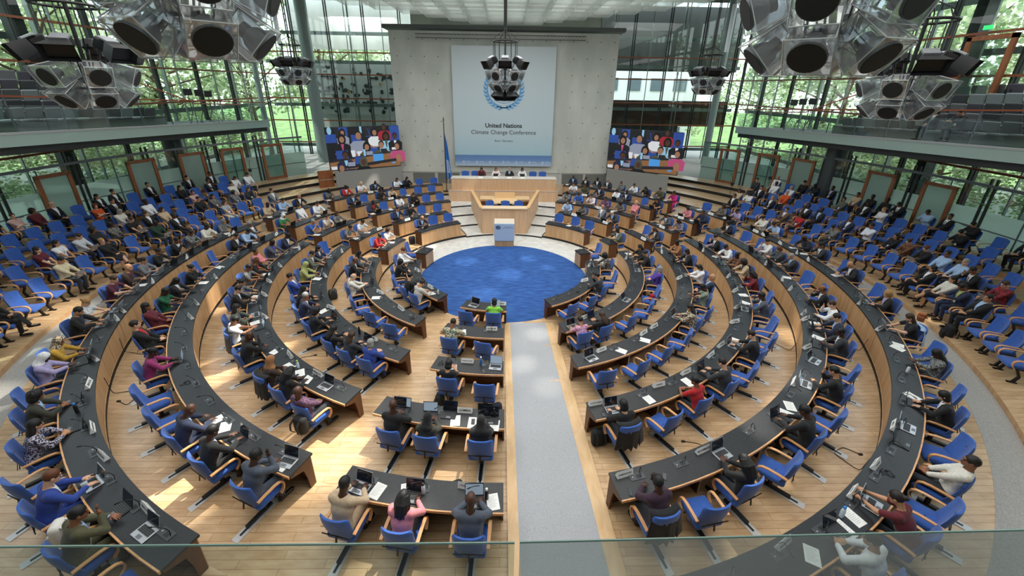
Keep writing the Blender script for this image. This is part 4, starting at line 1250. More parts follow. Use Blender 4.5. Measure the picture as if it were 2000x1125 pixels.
# ------------------------------------------------------------------ seats, people, things on the desks
def items_labels():
    pass
people = {}
for l in PEOPLE.strip().splitlines():
    g, p, h, s, t, po = l.split(); people.setdefault(g, []).append((float(p), h, s, t, po))
cards = {}
for l in CARDS.strip().splitlines():
    k, p, t = l.split(); cards.setdefault(int(k), []).append((float(p), t.replace('_', ' ')))
# small object meshes
def laptop_meshes():
    b = MB().rbox((0, 0, .009), (.33, .235, .016), .005, 0, seg=2).mesh('base', [M_SILV])
    k = MB().box((0, .025, .0175), (.28, .105, .002), 0)
    for i in range(5): k.box((0, -.022 + i * .0235, .0188), (.272, .003, .001), 1)
    k.box((0, -.075, .0175), (.1, .055, .001), 1)
    k = k.mesh('keyboard', [M_KEYS, M_GREYM])
    Rm = Matrix.Rotation(rad(-16), 3, 'X')
    lid = MB().box(Rm @ Vector((0, 0, .115)) + Vector((0, .118, .018)), (.33, .008, .23), 0, Rm)
    lid = lid.mesh('screen_lid', [M_SILV])
    d = MB().box(Rm @ Vector((0, -.0045, .117)) + Vector((0, .118, .018)), (.31, .002, .2), 0, Rm).mesh('display', [M_SCREEN])
    return b, k, lid, d
LB, LK, LL, LD = laptop_meshes()
def laptop(loc, rotz, where, col='silver', lit=False):
    t = thing('laptop', 'open %s laptop %s' % (col, where if where.startswith('on lap') else 'on desk, ' + where), 'laptop', loc, rotz, 'laptops on the desks')
    m = M_SILV if col == 'silver' else M_LAPB
    def sl(o, m): o.material_slots[0].link = 'OBJECT'; o.material_slots[0].material = m
    b = put('base', LB, t); sl(b, m); put('keyboard', LK, b); li = put('screen_lid', LL, t); sl(li, m); d = put('display', LD, li); sl(d, M_SCREENL if lit else M_SCREEN)
    return t
CARDM = MB().add([(-.17, -.045, 0), (.17, -.045, 0), (.17, 0, .125), (-.17, 0, .125), (-.17, .045, 0), (.17, .045, 0)], [(0, 1, 2, 3), (4, 3, 2, 5), (0, 3, 4), (1, 5, 2)], 0).mesh('name_card', [M_WHITE])
SCRIB = MB()
for i in range(7): SCRIB.box((-.075 + i * .025, 0, 0), (.016, .03 - .006 * (i % 3 == 1), .0006))
SCRIB = SCRIB.mesh('lettering', [INK])
def name_card(k, phi, txt, where, turn=0.):
    t = put('name_card', CARDM, None, P(RF[k] + .085, phi, .75 + STEP * k), rad(phi) + turn)
    lab = ('white name card reading %s, %s' % (txt, where)) if txt != '.' else 'white dark-lettered name card, %s' % where
    tag(t, lab, 'name card', 'country name cards')
    me = SCRIB if txt == '.' else text_mesh(txt, min(.075, .50 / max(4, len(txt))), INK, True)
    for sg in (0, 1):
        o = put('lettering', me, t); a = math.atan2(.125, .045)
        o.rotation_euler = (a, 0, 0) if not sg else (a, 0, pi)
        o.location = (0, (-.0255 if not sg else .0255), .06)
    return t
PAPM = MB().box((0, 0, .0015), (.21, .297, .003)).mesh('paper_sheet', [M_WHITE])
PRN = MB()
for i in range(9): PRN.box((-.01 * (i % 3), .11 - i * .025, .0033), (.15 - .02 * (i % 3), .004, .0004))
PRN = PRN.mesh('print', [plain('print_grey', '#8c8c90', .8)])
def paper(loc, rotz, where, what='white sheet of paper'):
    t = put('paper_sheet', PAPM, None, loc, rotz); tag(t, '%s on desk, %s' % (what, where), 'paper', 'papers on the desks'); put('print', PRN, t); return t
def bottle(loc, col, where, name='drinking_bottle', cap='white'):
    t = thing(name, '%s bottle with %s cap, %s' % (col, cap, where), 'bottle', loc, 0)
    MB().lathe([(.03, 0), (.034, .01), (.034, .15), (.026, .185), (.016, .2), (.016, .21)], 14).build('bottle_body', [plain('bottle_' + col.replace(' ', '_'), dict(blue='#3f7fd0', white='#dfe3e6', orange='#e2582c', black='#1a1b1e', teal='#6e9c98', pale='#c9d8e2').get(col.split()[-1], '#c9d8e2'), .3)], t, smooth=True)
    MB().lathe([(.02, .205), (.022, .21), (.022, .245), (.015, .25)], 12).build('cap', [plain('cap_' + cap, dict(white='#e8e8e8', blue='#2f86d6', black='#141414', green='#9fc24a')[cap], .4)], t, smooth=True)
    return t
PHON = MB().rbox((0, 0, .005), (.075, .15, .009), .004, 0, seg=2).mesh('phone', [M_BLACKP]); PHS = MB().box((0, 0, .0098), (.066, .138, .0006)).mesh('phone_screen', [plain('phone_glass', '#14202e', .1)])
def phone(loc, rotz, where):
    t = put('mobile_phone', PHON, None, loc, rotz); tag(t, 'dark mobile phone lying on desk, ' + where, 'phone', 'phones on the desks'); put('display', PHS, t); return t
def headset(loc, rotz, where):
    t = MB().tube([(.07 * cos(a * pi / 10), .05 * sin(a * pi / 10) + .02 * sin(a), .008 + .01 * (a % 2)) for a in range(20)], .006, 5, closed=True).tube([(.02 + .05 * cos(a * .7), .1 + .04 * sin(a * .9), .006) for a in range(12)], .003, 4).rbox((.06, .0, .012), (.04, .02, .02), .006, 0, seg=1).build('earpiece_headset', [M_BLACKP], None, loc=loc); t.rotation_euler.z = rotz
    tag(t, 'black earpiece headset with coiled cable on desk, ' + where, 'headset', 'headsets on the desks'); return t

def where_seat(i, k, blk):
    end = 'from aisle' if blk in ('left curve', 'right curve') else 'from left' if blk == 'centre block' else 'from near end'
    return '%s seat %s, %s row, %s' % (ORD[i], end, RN[k], blk)
lap_n = 0
SEATS = {}
for (k, a, b, blk) in SEG:
    R = RF[k]; zf = STEP * k; pt = PITCH[k]
    occ = sorted([q for q in people.get(str(k), []) if a - 3 < q[0] < b + 3], key=lambda q: q[0])
    if k == 5 and a == 8.5: occ = [q for q in occ]
    lst = []; prev = a - pt * .5
    mid_ = [q[0] for q in occ]
    bounds = [a - pt * .5] + mid_ + [b + pt * .5]
    for i in range(len(bounds) - 1):
        gap = bounds[i + 1] - bounds[i]; n = int(gap / pt + .38) - 1
        for j in range(n): lst.append((bounds[i] + gap * (j + 1) / (n + 1), None))
        if i < len(occ): lst.append((occ[i][0], occ[i]))
    if blk != 'centre block': lst.sort(key=lambda q: abs(q[0]))
    if blk == 'left curve' and k == 5: lst = [q for q in lst if q[0] < -22]
    for i, (p, who) in enumerate(lst):
        if k == 5 and blk == 'right curve' and p < 14: continue
        w = where_seat(i, k, blk); SEATS[(blk, k, i)] = (p, who)
        if who:
            _, h, s, t, po = who
            off = .80 if po not in 'BFK' else .88
            c = P(R + off, p, zf)
            chair(c, rad(p), w, True, 0)
            fem = h[0] in 'lpbcdh'
            person(c + Vector((0, 0, .02)), rad(p), h, s, t, po, (w, w.replace(' from near end', '').replace(' from left', '')), None, (.97 if fem else 1.02) * rnd.uniform(.985, 1.015))
            if po in 'TX' or (po in 'WRCP' and rnd.random() < .6):
                blkl = rnd.random() < .45; lap_n += 1
                laptop(P(R + (.36 if po in 'TX' else .31), p + (0 if po in 'TX' else rnd.choice((-1, 1)) * 9 / R), .75 + zf), rad(p) + rnd.uniform(-.15, .15), w, 'black' if blkl else 'silver', rnd.random() < .25)
            if po == 'W' or (po in 'RTC' and rnd.random() < .3):
                paper(P(R + .34, p + (5 / R if po == 'W' else 18 / R), .75 + zf), rad(p) + rnd.uniform(-.5, .5), w)
            if rnd.random() < .22: phone(P(R + .42, p - 15 / R, .75 + zf), rad(p) + rnd.uniform(-.6, .6), w)
        else:
            tn = rnd.uniform(-.35, .35)
            chair(P(R + rnd.uniform(.84, .92), p, zf), rad(p) + tn, w, False)
            rr = rnd.random()
            if rr < .16: laptop(P(R + .3, p, .75 + zf), rad(p) + rnd.uniform(-.3, .3), w, 'silver')
            elif rr < .34: paper(P(R + .33, p, .75 + zf), rad(p) + rnd.uniform(-.7, .7), w)
            elif rr < .46 and blk in ('left curve', 'right curve', 'centre block'): headset(P(R + .3, p + 10 / R, .75 + zf), rnd.uniform(0, 6), w)
for k, L in cards.items():
    L.sort()
    for n, (p, t) in enumerate(L):
        sg = next((s_ for s_ in SEG if s_[0] == k and s_[1] - 1 < p < s_[2] + 1), None)
        if not sg: continue
        p = min(max(p, sg[1] + 10. / RF[k]), sg[2] - 10. / RF[k])
        near = min(((abs(v[0] - p), key) for key, v in SEATS.items() if key[0] == sg[3] and key[1] == k), default=None)
        turn = .5 * (1 if p < 0 else -1) if abs(p) > 50 and abs(p) < 100 else 0
        name_card(k, p, t, 'before ' + where_seat(near[1][2], k, sg[3]) if t == '.' else 'on %s desk row, %s' % (RN[k], sg[3]), turn + rnd.uniform(-.15, .15))

# audience rows
AR = ['front', 'second', 'third', 'fourth', 'back']
AST = [62, 71, 78, 84, 88]
for j in range(5):
    for sg in (-1, 1):
        occ = sorted([(abs(q[0]), q) for q in people.get('a%d' % j, []) if q[0] * sg > 0], key=lambda q: q[0])
        pt = math.degrees(.80 / (15.75 + 1.15 * j)); lst = []
        bounds = [AST[j] - pt] + [q[0] for q in occ] + [119.]
        for i in range(len(bounds) - 1):
            gap = bounds[i + 1] - bounds[i]; n = int(gap / pt + .25) - 1
            for q in range(n): lst.append((bounds[i] + gap * (q + 1) / (n + 1), None))
            if i < len(occ): lst.append((occ[i][0], occ[i][1]))
        side = 'right' if sg > 0 else 'left'
        for i, (p, who) in enumerate(lst):
            r = 15.75 + 1.15 * j - shrink(p); loc = P(r, sg * p, ZA[j]); rz = rad(sg * p) + rnd.uniform(-.04, .04)
            w = '%s seat from near end, %s audience row, %s side' % (ORD[i], AR[j], side)
            chair(loc, rz, w, bool(who), 0, True)
            if who:
                _, h, s, t, po = who; fem = h[0] in 'lpbcdh'
                person(loc + Vector((0, 0, .02)), rz, h, s, t, po, (w, w.replace(' from near end', ''), w.replace(' from near end', '').replace('audience ', '').replace('side', 'audience')), None, (.97 if fem else 1.02) * rnd.uniform(.985, 1.015), 'greydress' if 'greydress' in t else None)
                if po == 'L': laptop(loc + Matrix.Rotation(rz, 3, 'Z') @ Vector((0, .22, .63)), rz, 'lap of ' + w if False else 'on lap, ' + w, 'silver')
# podium and rostrum
for i, (x, who) in enumerate([(-2.85, None), (-2.15, None), (-1.72 + .05, ('l-dark', 1, 't-burgundy', 'T')), (-.65, ('l-auburn', 0, 't-whitepink', 'R')), (.31, ('s-grey', 0, 'j-black-skyblue', 'R')), (1.22, ('l-black', 1, 't-white', 'T')), (2.0, None), (2.7, None)]):
    y = 12.15; w = '%s seat from left behind the podium desk' % ORD[i]
    chair((x, y, 1.19), pi, w, bool(who), track=False)
    if who: person((x, y, 1.2), pi, who[0], who[1], who[2], who[3], w)
    if who: laptop((x, 11.62, 2.015), pi, w, 'black'); c = put('name_card', CARDM, None, (x, 11.1, 2.015), 0); tag(c, 'white name card lying before ' + w, 'name card'); 
for i, x in enumerate((-.78, .04, .84)): chair((x, 6.7, .52), pi + (.5 if i == 0 else 0), '%s chair from left inside the rostrum' % ORD[i], False, track=False)
# ------------------------------------------------------------------ glass walls, balconies, loudspeaker clusters
def facade(name, A, B, z0, z1, rails, step, big=()):
    A, B = Vector(A), Vector(B); L = (B - A).length; d = (B - A).normalized(); n = Vector((-d.y, d.x, 0)); ang = math.atan2(d.y, d.x); Rz_ = Matrix.Rotation(ang, 3, 'Z')
    r = put(name, None); struct(r)
    struct(MB().quad(A + Vector((0, 0, z0)), B + Vector((0, 0, z0)), B + Vector((0, 0, z1)), A + Vector((0, 0, z1))).build('pane', [M_GLASST], r))
    m = MB(); i = 0; x = 0
    while x <= L + .01:
        c = A + d * x
        if i % 2 == 0:
            for e in (-.09, .09): m.box(c + d * e + Vector((0, 0, (z0 + z1) / 2)), (.07, .16, z1 - z0), 0, Rz_)
        else: m.box(c + Vector((0, 0, (z0 + z1) / 2)), (.055, .1, z1 - z0), 1, Rz_)
        if i % 4 == 1: m.box(c + n * .9 + Vector((0, 0, (z0 + z1) / 2)), (.10, .22, z1 - z0), 1, Rz_)
        x += step / 2; i += 1
    for x in big: m.box(A + d * x + n * .3 + Vector((0, 0, (z0 + z1) / 2)), (.5, .5, z1 - z0), 0, Rz_)
    for zz in (z0 + 1., 6.0, 9.8, 12.2): m.box((A + B) / 2 + n * .9 + Vector((0, 0, zz)), (L, .12, .3), 1, Rz_)
    struct(m.build('mullion', [M_MULL, M_MULL2], r))
    w = MB()
    for zz in rails: w.box((A + B) / 2 - n * .14 + Vector((0, 0, zz)), (L, .09, .11), 0, Rz_)
    struct(w.build('rail', [M_RAILW], r))
RAILS = (4.62, 6.62, 8.7, 10.55)
facade('window_1', (-22.3, -17, 0), (-22.3, 24, 0), 1.4, 15.2, RAILS, 3.6, (22.,))
facade('window_2', (22.3, 24, 0), (22.3, -17, 0), 1.4, 15.2, RAILS, 3.6, (19.,))
facade('window_3', (-22.3, 24, 0), (-8.4, 24, 0), 1.2, 15.2, RAILS + (2.6,), 3.2)
facade('window_4', (8.4, 24, 0), (22.3, 24, 0), 1.2, 15.2, RAILS + (2.6,), 3.2)
struct(MB().box((0, 23.7, 8), (16.8, .3, 15)).build('wall_back', [M_CONC]))
struct(MB().box((0, -19.5, 8), (60, .3, 16)).build('wall_rear', [plain('rear_wall', '#6f7473', .7)]))
# lower glazed partition ring with wooden doors
DOORS = {1: [-97, -107.5, -114.6, -121, -128], 2: [96.5, 103.8, 115.5, 121.5, 128.6]}
dn = 0
for si, sg in ((1, -1), (2, 1)):
    r = put('window_%d' % (4 + si), None); struct(r); R = 21.25
    m = MB(); fr = MB(); cl = MB(); ra = MB()
    p = 66
    while p < 134:
        q = p + 8.5
        dr = any(abs(abs(x) - (p + 4.2)) < 4 for x in DOORS[si])
        fr.arc(R, R + .015, sg * p, sg * q, 1.42, 3.1, 0); cl.arc(R, R + .015, sg * p, sg * q, 3.12, 4.15, 0)
        c = P(R, sg * p)
        m.box(P(R - .05, sg * (p + 4.2), 2.75), (.03, .05, 2.7), 1, Matrix.Rotation(rad(sg * p), 3, 'Z'))
        for e in (-.3, .3): m.box(P(R - .05, sg * (p + e), 2.95), (.08, .08, 3.1), 0, Matrix.Rotation(rad(sg * p), 3, 'Z'))
        for zz in (2.3, 3.4): m.tube([P(R - .12, sg * p, zz), P(R - .12, sg * (p + 1.2), zz)], .022, 6, 1)
        p = q
    ra.arc(R - .1, R + .02, sg * 66, sg * 134, 4.12, 4.24, 0); ra.arc(R - .06, R, sg * 66, sg * 134, 2.3, 2.34, 0)
    struct(fr.build('pane_frosted', [M_FROST], r)); struct(cl.build('pane', [M_GLASS], r)); struct(m.build('mullion', [M_MULL, M_GREYM], r)); struct(ra.build('rail', [M_GREYM], r))
    for x in DOORS[si]:
        dn += 1
        d = put('door_%d' % dn, None, None, P(R - .16, x, 1.4), rad(x)); struct(d)
        f = MB()
        for e in (-.62, .62): f.box((e, 0, 1.22), (.16, .12, 2.44))
        f.box((0, 0, 2.4), (1.4, .12, .16)); f.box((0, 0, .08), (1.2, .1, .16))
        struct(f.build('door_frame', [M_DOORW], d)); struct(MB().box((0, 0, 1.25), (1.1, .02, 2.2)).build('pane', [M_FROST if abs(x) < 118 else M_GLASS], d)); struct(MB().lathe([(.05, 0), (.05, .03)], 12, 0, Matrix.Translation((.45, -.05, 1.0)) @ Matrix.Rotation(pi / 2, 4, 'X')).build('door_handle', [M_STEEL], d))
for nm, c, rr, z1 in (('column_left', (-21.0, 9.9), .5, 4.9), ('column_right', (20.1, 8.0), .55, 4.9), ('column_tall_left', (-16.2, 20), .45, 15.2), ('column_tall_left_rear', (-20.4, 19.5), .2, 15.2), ('column_tall_right', (18.6, 21), .3, 15.2)):
    struct(MB().lathe([(rr, .6), (rr, z1)], 24, 0).build(nm, [M_COLUMN if 'tall' in nm else plain('column_dark', '#4b5254', .4, .3)], None, smooth=False, angle=40, loc=(c[0], c[1], 0)))
# art panel beyond the left rear glass, dark wood volume beyond the right one
art = MB().box((-13.6, 26.2, 7.4), (10.6, .1, 4.6)); r_ = random.Random(5)
for i in range(150):
    col = i % 9; x = -18.4 + col * 1.2 + r_.gauss(0, .2); zz = 5.3 + r_.random() * 4.2
    if r_.random() < .35: x = -18.6 + r_.random() * 10; zz = r_.choice((6.1, 7.4, 8.6)) + r_.gauss(0, .15)
    a = r_.uniform(.1, .28); b2 = r_.uniform(.1, .26); o = r_.random() * 6
    art.add([(x + a * cos(q * pi / 4 + o) * r_.uniform(.6, 1.2), 26.13 - i * .0001, zz + b2 * sin(q * pi / 4 + o)) for q in range(8)], [tuple(range(8))], 2 if i % 19 == 0 else 1)
tag(art.build('mural_panel', [plain('mural_white', '#c3c9c6', .7), plain('mural_ink', '#22302f', .7), plain('mural_yellow', '#c08a2a', .7)]), 'pale wall panel painted with dark leaf shapes behind the left rear glass', 'mural')
struct(MB().box((-13.6, 26.6, 3), (11, .6, 4.4)).box((-14, 27, 13.3), (13, .5, 4.6)).build('wall_left_rear_concrete', [M_CONC]))
struct(MB().box((15.2, 25.5, 5.6), (13.6, .6, 2.4)).box((13, 27, 3.2), (10, .5, 3.4), 1).box((15.5, 26.5, 12.3), (14.5, .5, 5.6), 1).build('wall_right_rear_wood', [plain('dark_wood', '#4a2a1a', .6), plain('rear_dark', '#3c4140', .6)]))
bd = put('door_20', None, None, (21.95, 3.65, 6.6), rad(-90)); struct(bd)
fm_ = MB()
for q in (-.9, .9): fm_.box((q, 0, 1.9), (.2, .14, 3.8))
fm_.box((0, 0, 3.72), (2.0, .14, .2)); struct(fm_.build('door_frame', [M_DOORW], bd)); struct(MB().box((0, 0, 1.9), (1.7, .02, 3.6)).build('pane', [M_GLASS], bd))
xs = MB().box((0, 0, 0), (.36, .06, .18)).build('exit_sign', [plain('exit_green', '#1f9d55', .5, emit='#2fd070', es=1.2)], None, loc=(21.9, 3.95, 10.75)); xs.rotation_euler.z = rad(90); tag(xs, 'small glowing green exit sign above the right balcony door', 'sign')
# side balconies
def bz(y): return 6.08 - .0507 * (y + 1.12)
GREYS = [plain('seat_grey_%d' % i, c, .8) for i, c in enumerate(('#55585a', '#6a6d6f', '#3f4246', '#4c4b55', '#7b8587'))]
BS = MB().rbox((0, .05, .42), (.62, .5, .1), .04, 0, seg=2).mesh('seat', [GREYS[0]]); BBk = MB().rbox((0, -.24, .68), (.62, .1, .46), .04, 0, Matrix.Rotation(rad(-12), 3, 'X'), seg=2).mesh('backrest', [GREYS[0]])
for sg in (-1, 1):
    X0 = sg * 17.9; side = 'left' if sg < 0 else 'right'
    def slab(x0, x1, y0, y1, dz0, dz1): return [(x, y, bz(y) + dz) for y in (y0, y1) for x in (x0, x1) for dz in (dz0, dz1)]
    FC = [(0, 1, 3, 2), (4, 6, 7, 5), (0, 4, 5, 1), (2, 3, 7, 6), (0, 2, 6, 4), (1, 5, 7, 3)]
    fb = MB().add(slab(X0, sg * 22.2, -16, 15.6, -.2, 0), FC, 0); fb.add(slab(X0 + sg * .25, sg * 22.2, -16, 15.6, -.75, -.45), FC, 1)
    struct(fb.build('floor_balcony_' + side, [plain('balcony_floor', '#565b5c', .7), plain('balcony_soffit', '#23282a', .5)]))
    struct(MB().add(slab(X0 - sg * .02, X0 + sg * .28, -16, 15.6, -.45, -.03), FC, 0).add(slab(X0 - sg * .05, X0 + sg * .1, -16, 15.6, -.03, .06), FC, 1).build('trim_balcony_fascia_' + side, [M_FASCIA, M_STEEL]))
    t = put('balustrade', None); tag(t, 'glass balustrade with wooden handrail along the %s balcony' % side, 'balustrade')
    y = -15.
    MB().add(slab(X0 - sg * .04, X0 + sg * .05, -16, 15.6, 1.28, 1.34), FC, 0).build('handrail', [plain('handrail_wood', '#a4532f', .4)], t)
    g = MB(); po = MB()
    while y < 15.4:
        g.quad((X0, y + .02, bz(y) + .05), (X0, y + 1.78, bz(y + 1.78) + .05), (X0, y + 1.78, bz(y + 1.78) + 1.0), (X0, y + .02, bz(y) + 1.0))
        MB().strip([(X0 + sg * .05, y, bz(y)), (X0 + sg * .05, y, bz(y) + 1.3)], (0, 1, 0), .05, .03).build('post', [M_GREYM], t)
        y += 1.8
    g.build('pane', [M_BALU], t)
    # stepped benches and seats
    for row in range(5):
        x = X0 + sg * (1.25 + .72 * row); y0, y1 = -9, 7.4 - .45 * row
        bp = MB(); zz = .42 * row
        bp.add(slab(x - sg * .36, x + sg * .36, y0, y1 + 1.2, 0, zz + .01), FC, 0)
        if row: struct(bp.build('floor_bench_tier_%s' % side, [plain('bench_grey', '#8d8f8d', .7)]))
        y = y0; n = 0
        while y < y1:
            vis = y > -4.8
            if vis:
                tt = thing('balcony_seat', 'grey upholstered balcony seat, %s seat from far end, %s row, %s balcony' % (ORD[int((y1 - y) / .7)], AR[row], side), 'seat', (x, y, bz(y) + zz - (.12 if row else 0)), -sg * rad(-90), 'grey balcony seats')
                tt.rotation_euler.z = rad(90) * sg
                gm = rnd.choice(GREYS)
                for nme, me in (('seat', BS), ('backrest', BBk)): o = put(nme, me, tt); o.material_slots[0].link = 'OBJECT'; o.material_slots[0].material = gm
            y += .7; n += 1
    # inclined stair rail, monitors on stands
    st = MB().tube([(X0 + sg * 3.6, 6.6, bz(6) + 3.0), (X0 + sg * 1.2, 10.2, bz(10) + 1.15), (X0 + sg * 1.2, 14.5, bz(14) + 1.1)], .035, 8).build('stair_handrail', [plain('handrail_wood', '')]); tag(st, 'sloping wooden handrail on the %s balcony behind the benches' % side, 'handrail')
    for i, (dy, dz) in enumerate(((-.7, .05), (.15, 0), (.95, -.08))):
        tt = thing('monitor_on_tripod', 'black monitor on tripod, %s balcony, %s monitor from the benches' % (side, ORD[i]), 'monitor', (X0 + sg * .7, 9.8 + dy, bz(10)), sg * rad(90))
        MB().box((0, .02, 1.78 + dz), (.62, .05, .36)).build('screen', [M_BLACKP], tt); MB().tube([(0, 0, .5), (0, 0, 1.6 + dz)], .02, 6).build('pole', [M_BLACK], tt)
        for a in range(3): MB().tube([(0, 0, .75), (.45 * cos(a * 2.1), .45 * sin(a * 2.1), .01)], .014, 5).build('leg', [M_BLACK], tt)
for i, (y, top, hair) in enumerate(((2.25, 'j-navyblack-white', 'c-dark'), (1.2, 'j-black-charcoal', 's-black'))):
    person((17.9 + 1.25, y, bz(y) + .0), rad(90), hair, 1, top, 'L' if i == 0 else 'P', ('seated on the right balcony with white laptop', 'seated on the right balcony looking down at phone')[i])
laptop((18.75, 2.25, bz(2.25) + .64), rad(90), 'on lap of person on the right balcony', 'silver')
bp = MB().rbox((0, 0, .25), (.32, .22, .5), .1).build('backpack', [M_BLACKP], None, loc=(19.1, 3.05, bz(3) + .47)); tag(bp, 'black backpack on a seat of the right balcony', 'bag')

# loudspeaker and spotlight clusters
def cluster_parts():
    pole = MB().tube([(0, 0, -.5), (0, 0, 1.4)], .035, 8)
    for i in range(6): a = i * pi / 3 + .3; pole.tube([(.05 * cos(a), .05 * sin(a), 3.9), (.045 * cos(a), .045 * sin(a), 1.5)], .018, 5)
    pole = pole.mesh('cable_pole', [M_BLACK])
    cage = MB().tube([(.46 * cos(i * pi / 12), .46 * sin(i * pi / 12), 1.0) for i in range(24)], .028, 6, closed=True)
    for i in range(12):
        a = i * pi / 6; cage.tube([(.46 * cos(a), .46 * sin(a), 1.0), (.46 * cos(a), .46 * sin(a), .45), (.3 * cos(a), .3 * sin(a), .05), (.25 * cos(a), .25 * sin(a), -.45)], .012, 5)
        if i % 2 == 0: cage.tube([(.46 * cos(a), .46 * sin(a), 1.0), (.35 * cos(a), .35 * sin(a), 1.2), (.06 * cos(a), .06 * sin(a), 1.34), (.03 * cos(a), .03 * sin(a), 1.5)], .012, 5)
    for zz, rr in ((.05, .3), (-.45, .25)): cage.tube([(rr * cos(i * pi / 8), rr * sin(i * pi / 8), zz) for i in range(16)], .02, 5, closed=True)
    cage = cage.mesh('cage', [M_BLACK])
    s = .19
    q = lambda y, e: [(-e, y, -e), (e, y, -e), (e, y, e), (-e, y, e)]
    box = MB(); vs = q(.22, s) + q(-.18, s * .78); box.add(vs, [(4, 5, 6, 7), (0, 1, 5, 4), (1, 2, 6, 5), (2, 3, 7, 6), (3, 0, 4, 7)], 0)
    fr = q(.22, s); hole = [(.155 * cos(a), .22, .155 * sin(a)) for a in [(-.75 + i * .125) * pi for i in range(16)]]
    o = fr + hole; fcs = []
    for i in range(16): 
        c = i // 4; fcs.append((c, 4 + i, 4 + (i + 1) % 16)) 
    for c in range(4): fcs.append((c, 4 + (c * 4 + 4) % 16, (c + 1) % 4))
    box.add(o, fcs, 0)
    for a_, b_ in ((0, 1), (1, 2), (2, 3), (3, 0), (4, 5), (5, 6), (6, 7), (7, 4), (0, 4), (1, 5), (2, 6), (3, 7)): box.tube([vs[a_], vs[b_]], .006, 4, 1)
    box = box.mesh('speaker_box', [M_ACRYL, plain('acrylic_edge', '#c3cacd', .2)])
    Mx = Matrix.Rotation(-pi / 2, 4, 'X')
    cone = MB().lathe([(.158, .235), (.158, .21), (.15, .2), (.11, .08), (.075, .04), (.075, -.03), (.0, -.03)][::-1], 20, 1, Mx).lathe([(.152, .238), (.13, .236), (.05, .19), (.0, .2)], 20, 0, Mx)
    cone = cone.mesh('speaker_cone', [plain('cone_black', '#121212', .7), plain('cone_frame', '#6f7478', .4, .6)], angle=40)
    hood = MB(); a, b = q(.0, .12), [(-.25, .3, -.15), (.25, .3, -.15), (.25, .3, .15), (-.25, .3, .15)]
    hood.add(a + b, [(0, 1, 2, 3), (0, 1, 5, 4), (1, 2, 6, 5), (2, 3, 7, 6), (3, 0, 4, 7)], 0); hood.quad((-.2, .2, -.12), (.2, .2, -.12), (.2, .2, .12), (-.2, .2, .12), 0)
    hood = hood.mesh('hood', [plain('hood_black', '#15161a', .5)])
    can = MB().rbox((0, -.12, 0), (.2, .26, .22), .03, 0, seg=1).box((0, -.05, .14), (.25, .2, .03), 1).tube([(0, -.1, 0), (0, -.3, -.05)], .02, 5).mesh('lamp_housing', [M_BLACK, M_SILV])
    return pole, cage, box, cone, hood, can
CP = cluster_parts()
def cluster(loc, rot, label, sc=1., low=False):
    pole, cage, box, cone, hood, can = CP
    t = thing('loudspeaker_cluster', label, 'loudspeaker cluster', loc, rot); t.scale = (sc,) * 3
    put('cable_pole', pole, t); put('cage', cage, t)
    if low: MB().tube([(0, 0, -.5), (0, 0, -1.1)], .05, 8).build('lower_pole', [M_BLACK], t)
    def at(o, az, r, z, tilt):
        o.matrix_local = Matrix.Rotation(az, 4, 'Z') @ Matrix.Translation((0, r, z)) @ Matrix.Rotation(rad(tilt), 4, 'X')
    for i in range(6):
        az = i * pi / 3
        h = put('spotlight', can, t); at(h, az, .62, .28, -28); put('hood', hood, h)
        if not low: continue
        h = put('spotlight', can, t); at(h, az + pi / 6, .28, -.82, -52); put('hood', hood, h)
    for i in range(6):
        az = i * pi / 3 + pi / 6
        s_ = put('speaker_box', box, t); at(s_, az, .52, -.17, -22); put('speaker_cone', cone, s_)
        s_ = put('speaker_box', box, t); at(s_, az, .40, -.53, -42); put('speaker_cone', cone, s_)
cluster((.0, 1.0, 8.55), 0, 'round cluster of lamps and clear loudspeakers hanging before the banner emblem', 1., True)
cluster((-8.15, -7.4, 8.25), rad(25), 'loudspeaker cluster hanging above the left balcony benches')
cluster((8.2, -7.4, 8.25), rad(-25), 'loudspeaker cluster hanging before the right balcony benches')
cluster((-10.45, 5.5, 8.65), rad(10), 'small far loudspeaker cluster near the tall column left of the stage')
cluster((10.05, 5.1, 8.5), rad(-10), 'small far loudspeaker cluster right of the stage')
cluster((-2.95, -11.6, 8.98), rad(14), 'large near loudspeaker cluster at the top left of the view')
cluster((3.15, -11.7, 8.92), rad(-14), 'large near loudspeaker cluster at the top right of the view')
for sg, nm in ((-1, 'left'), (1, 'right')):
    for (x, y, zz) in ((8.6, -7.6, 11.), (10.8, 5.3, 11.)):
        c_ = MB().tube([(sg * x, y, zz - 1.35), (sg * x, y, zz + .7)], .14 if y < 0 else .1, 14).build('white_tube_light', [plain('tube_white', '#c8d2da', .4)]); tag(c_, 'pale cylindrical tube hanging beside the %s %s cluster' % (nm, 'near' if y < 0 else 'far'), 'tube')
# glass parapet just below the camera
pp = thing('glass_parapet', 'tinted glass parapet with two panes at the bottom of the view', 'parapet')
for (x0, y0), (x1, y1) in (((-3, -15.6193), (.074, -15.6206)), ((.0813, -15.62), (3, -15.5762))):
    MB().quad((x0, y0, 6.24), (x1, y1, 6.24), (x1, y1, 7.368), (x0, y0, 7.368)).build('pane', [M_PARA], pp); MB().tube([(x0, y0, 7.368), (x1, y1, 7.368)], .0016, 5).build('pane_edge', [plain('glass_edge', '#6f8a82', .3)], pp)
struct(MB().box((0, -17.7, 5.95), (44, 3.9, .4)).build('floor_gallery', [plain('gallery_floor', '#8b8d8c', .6)]))
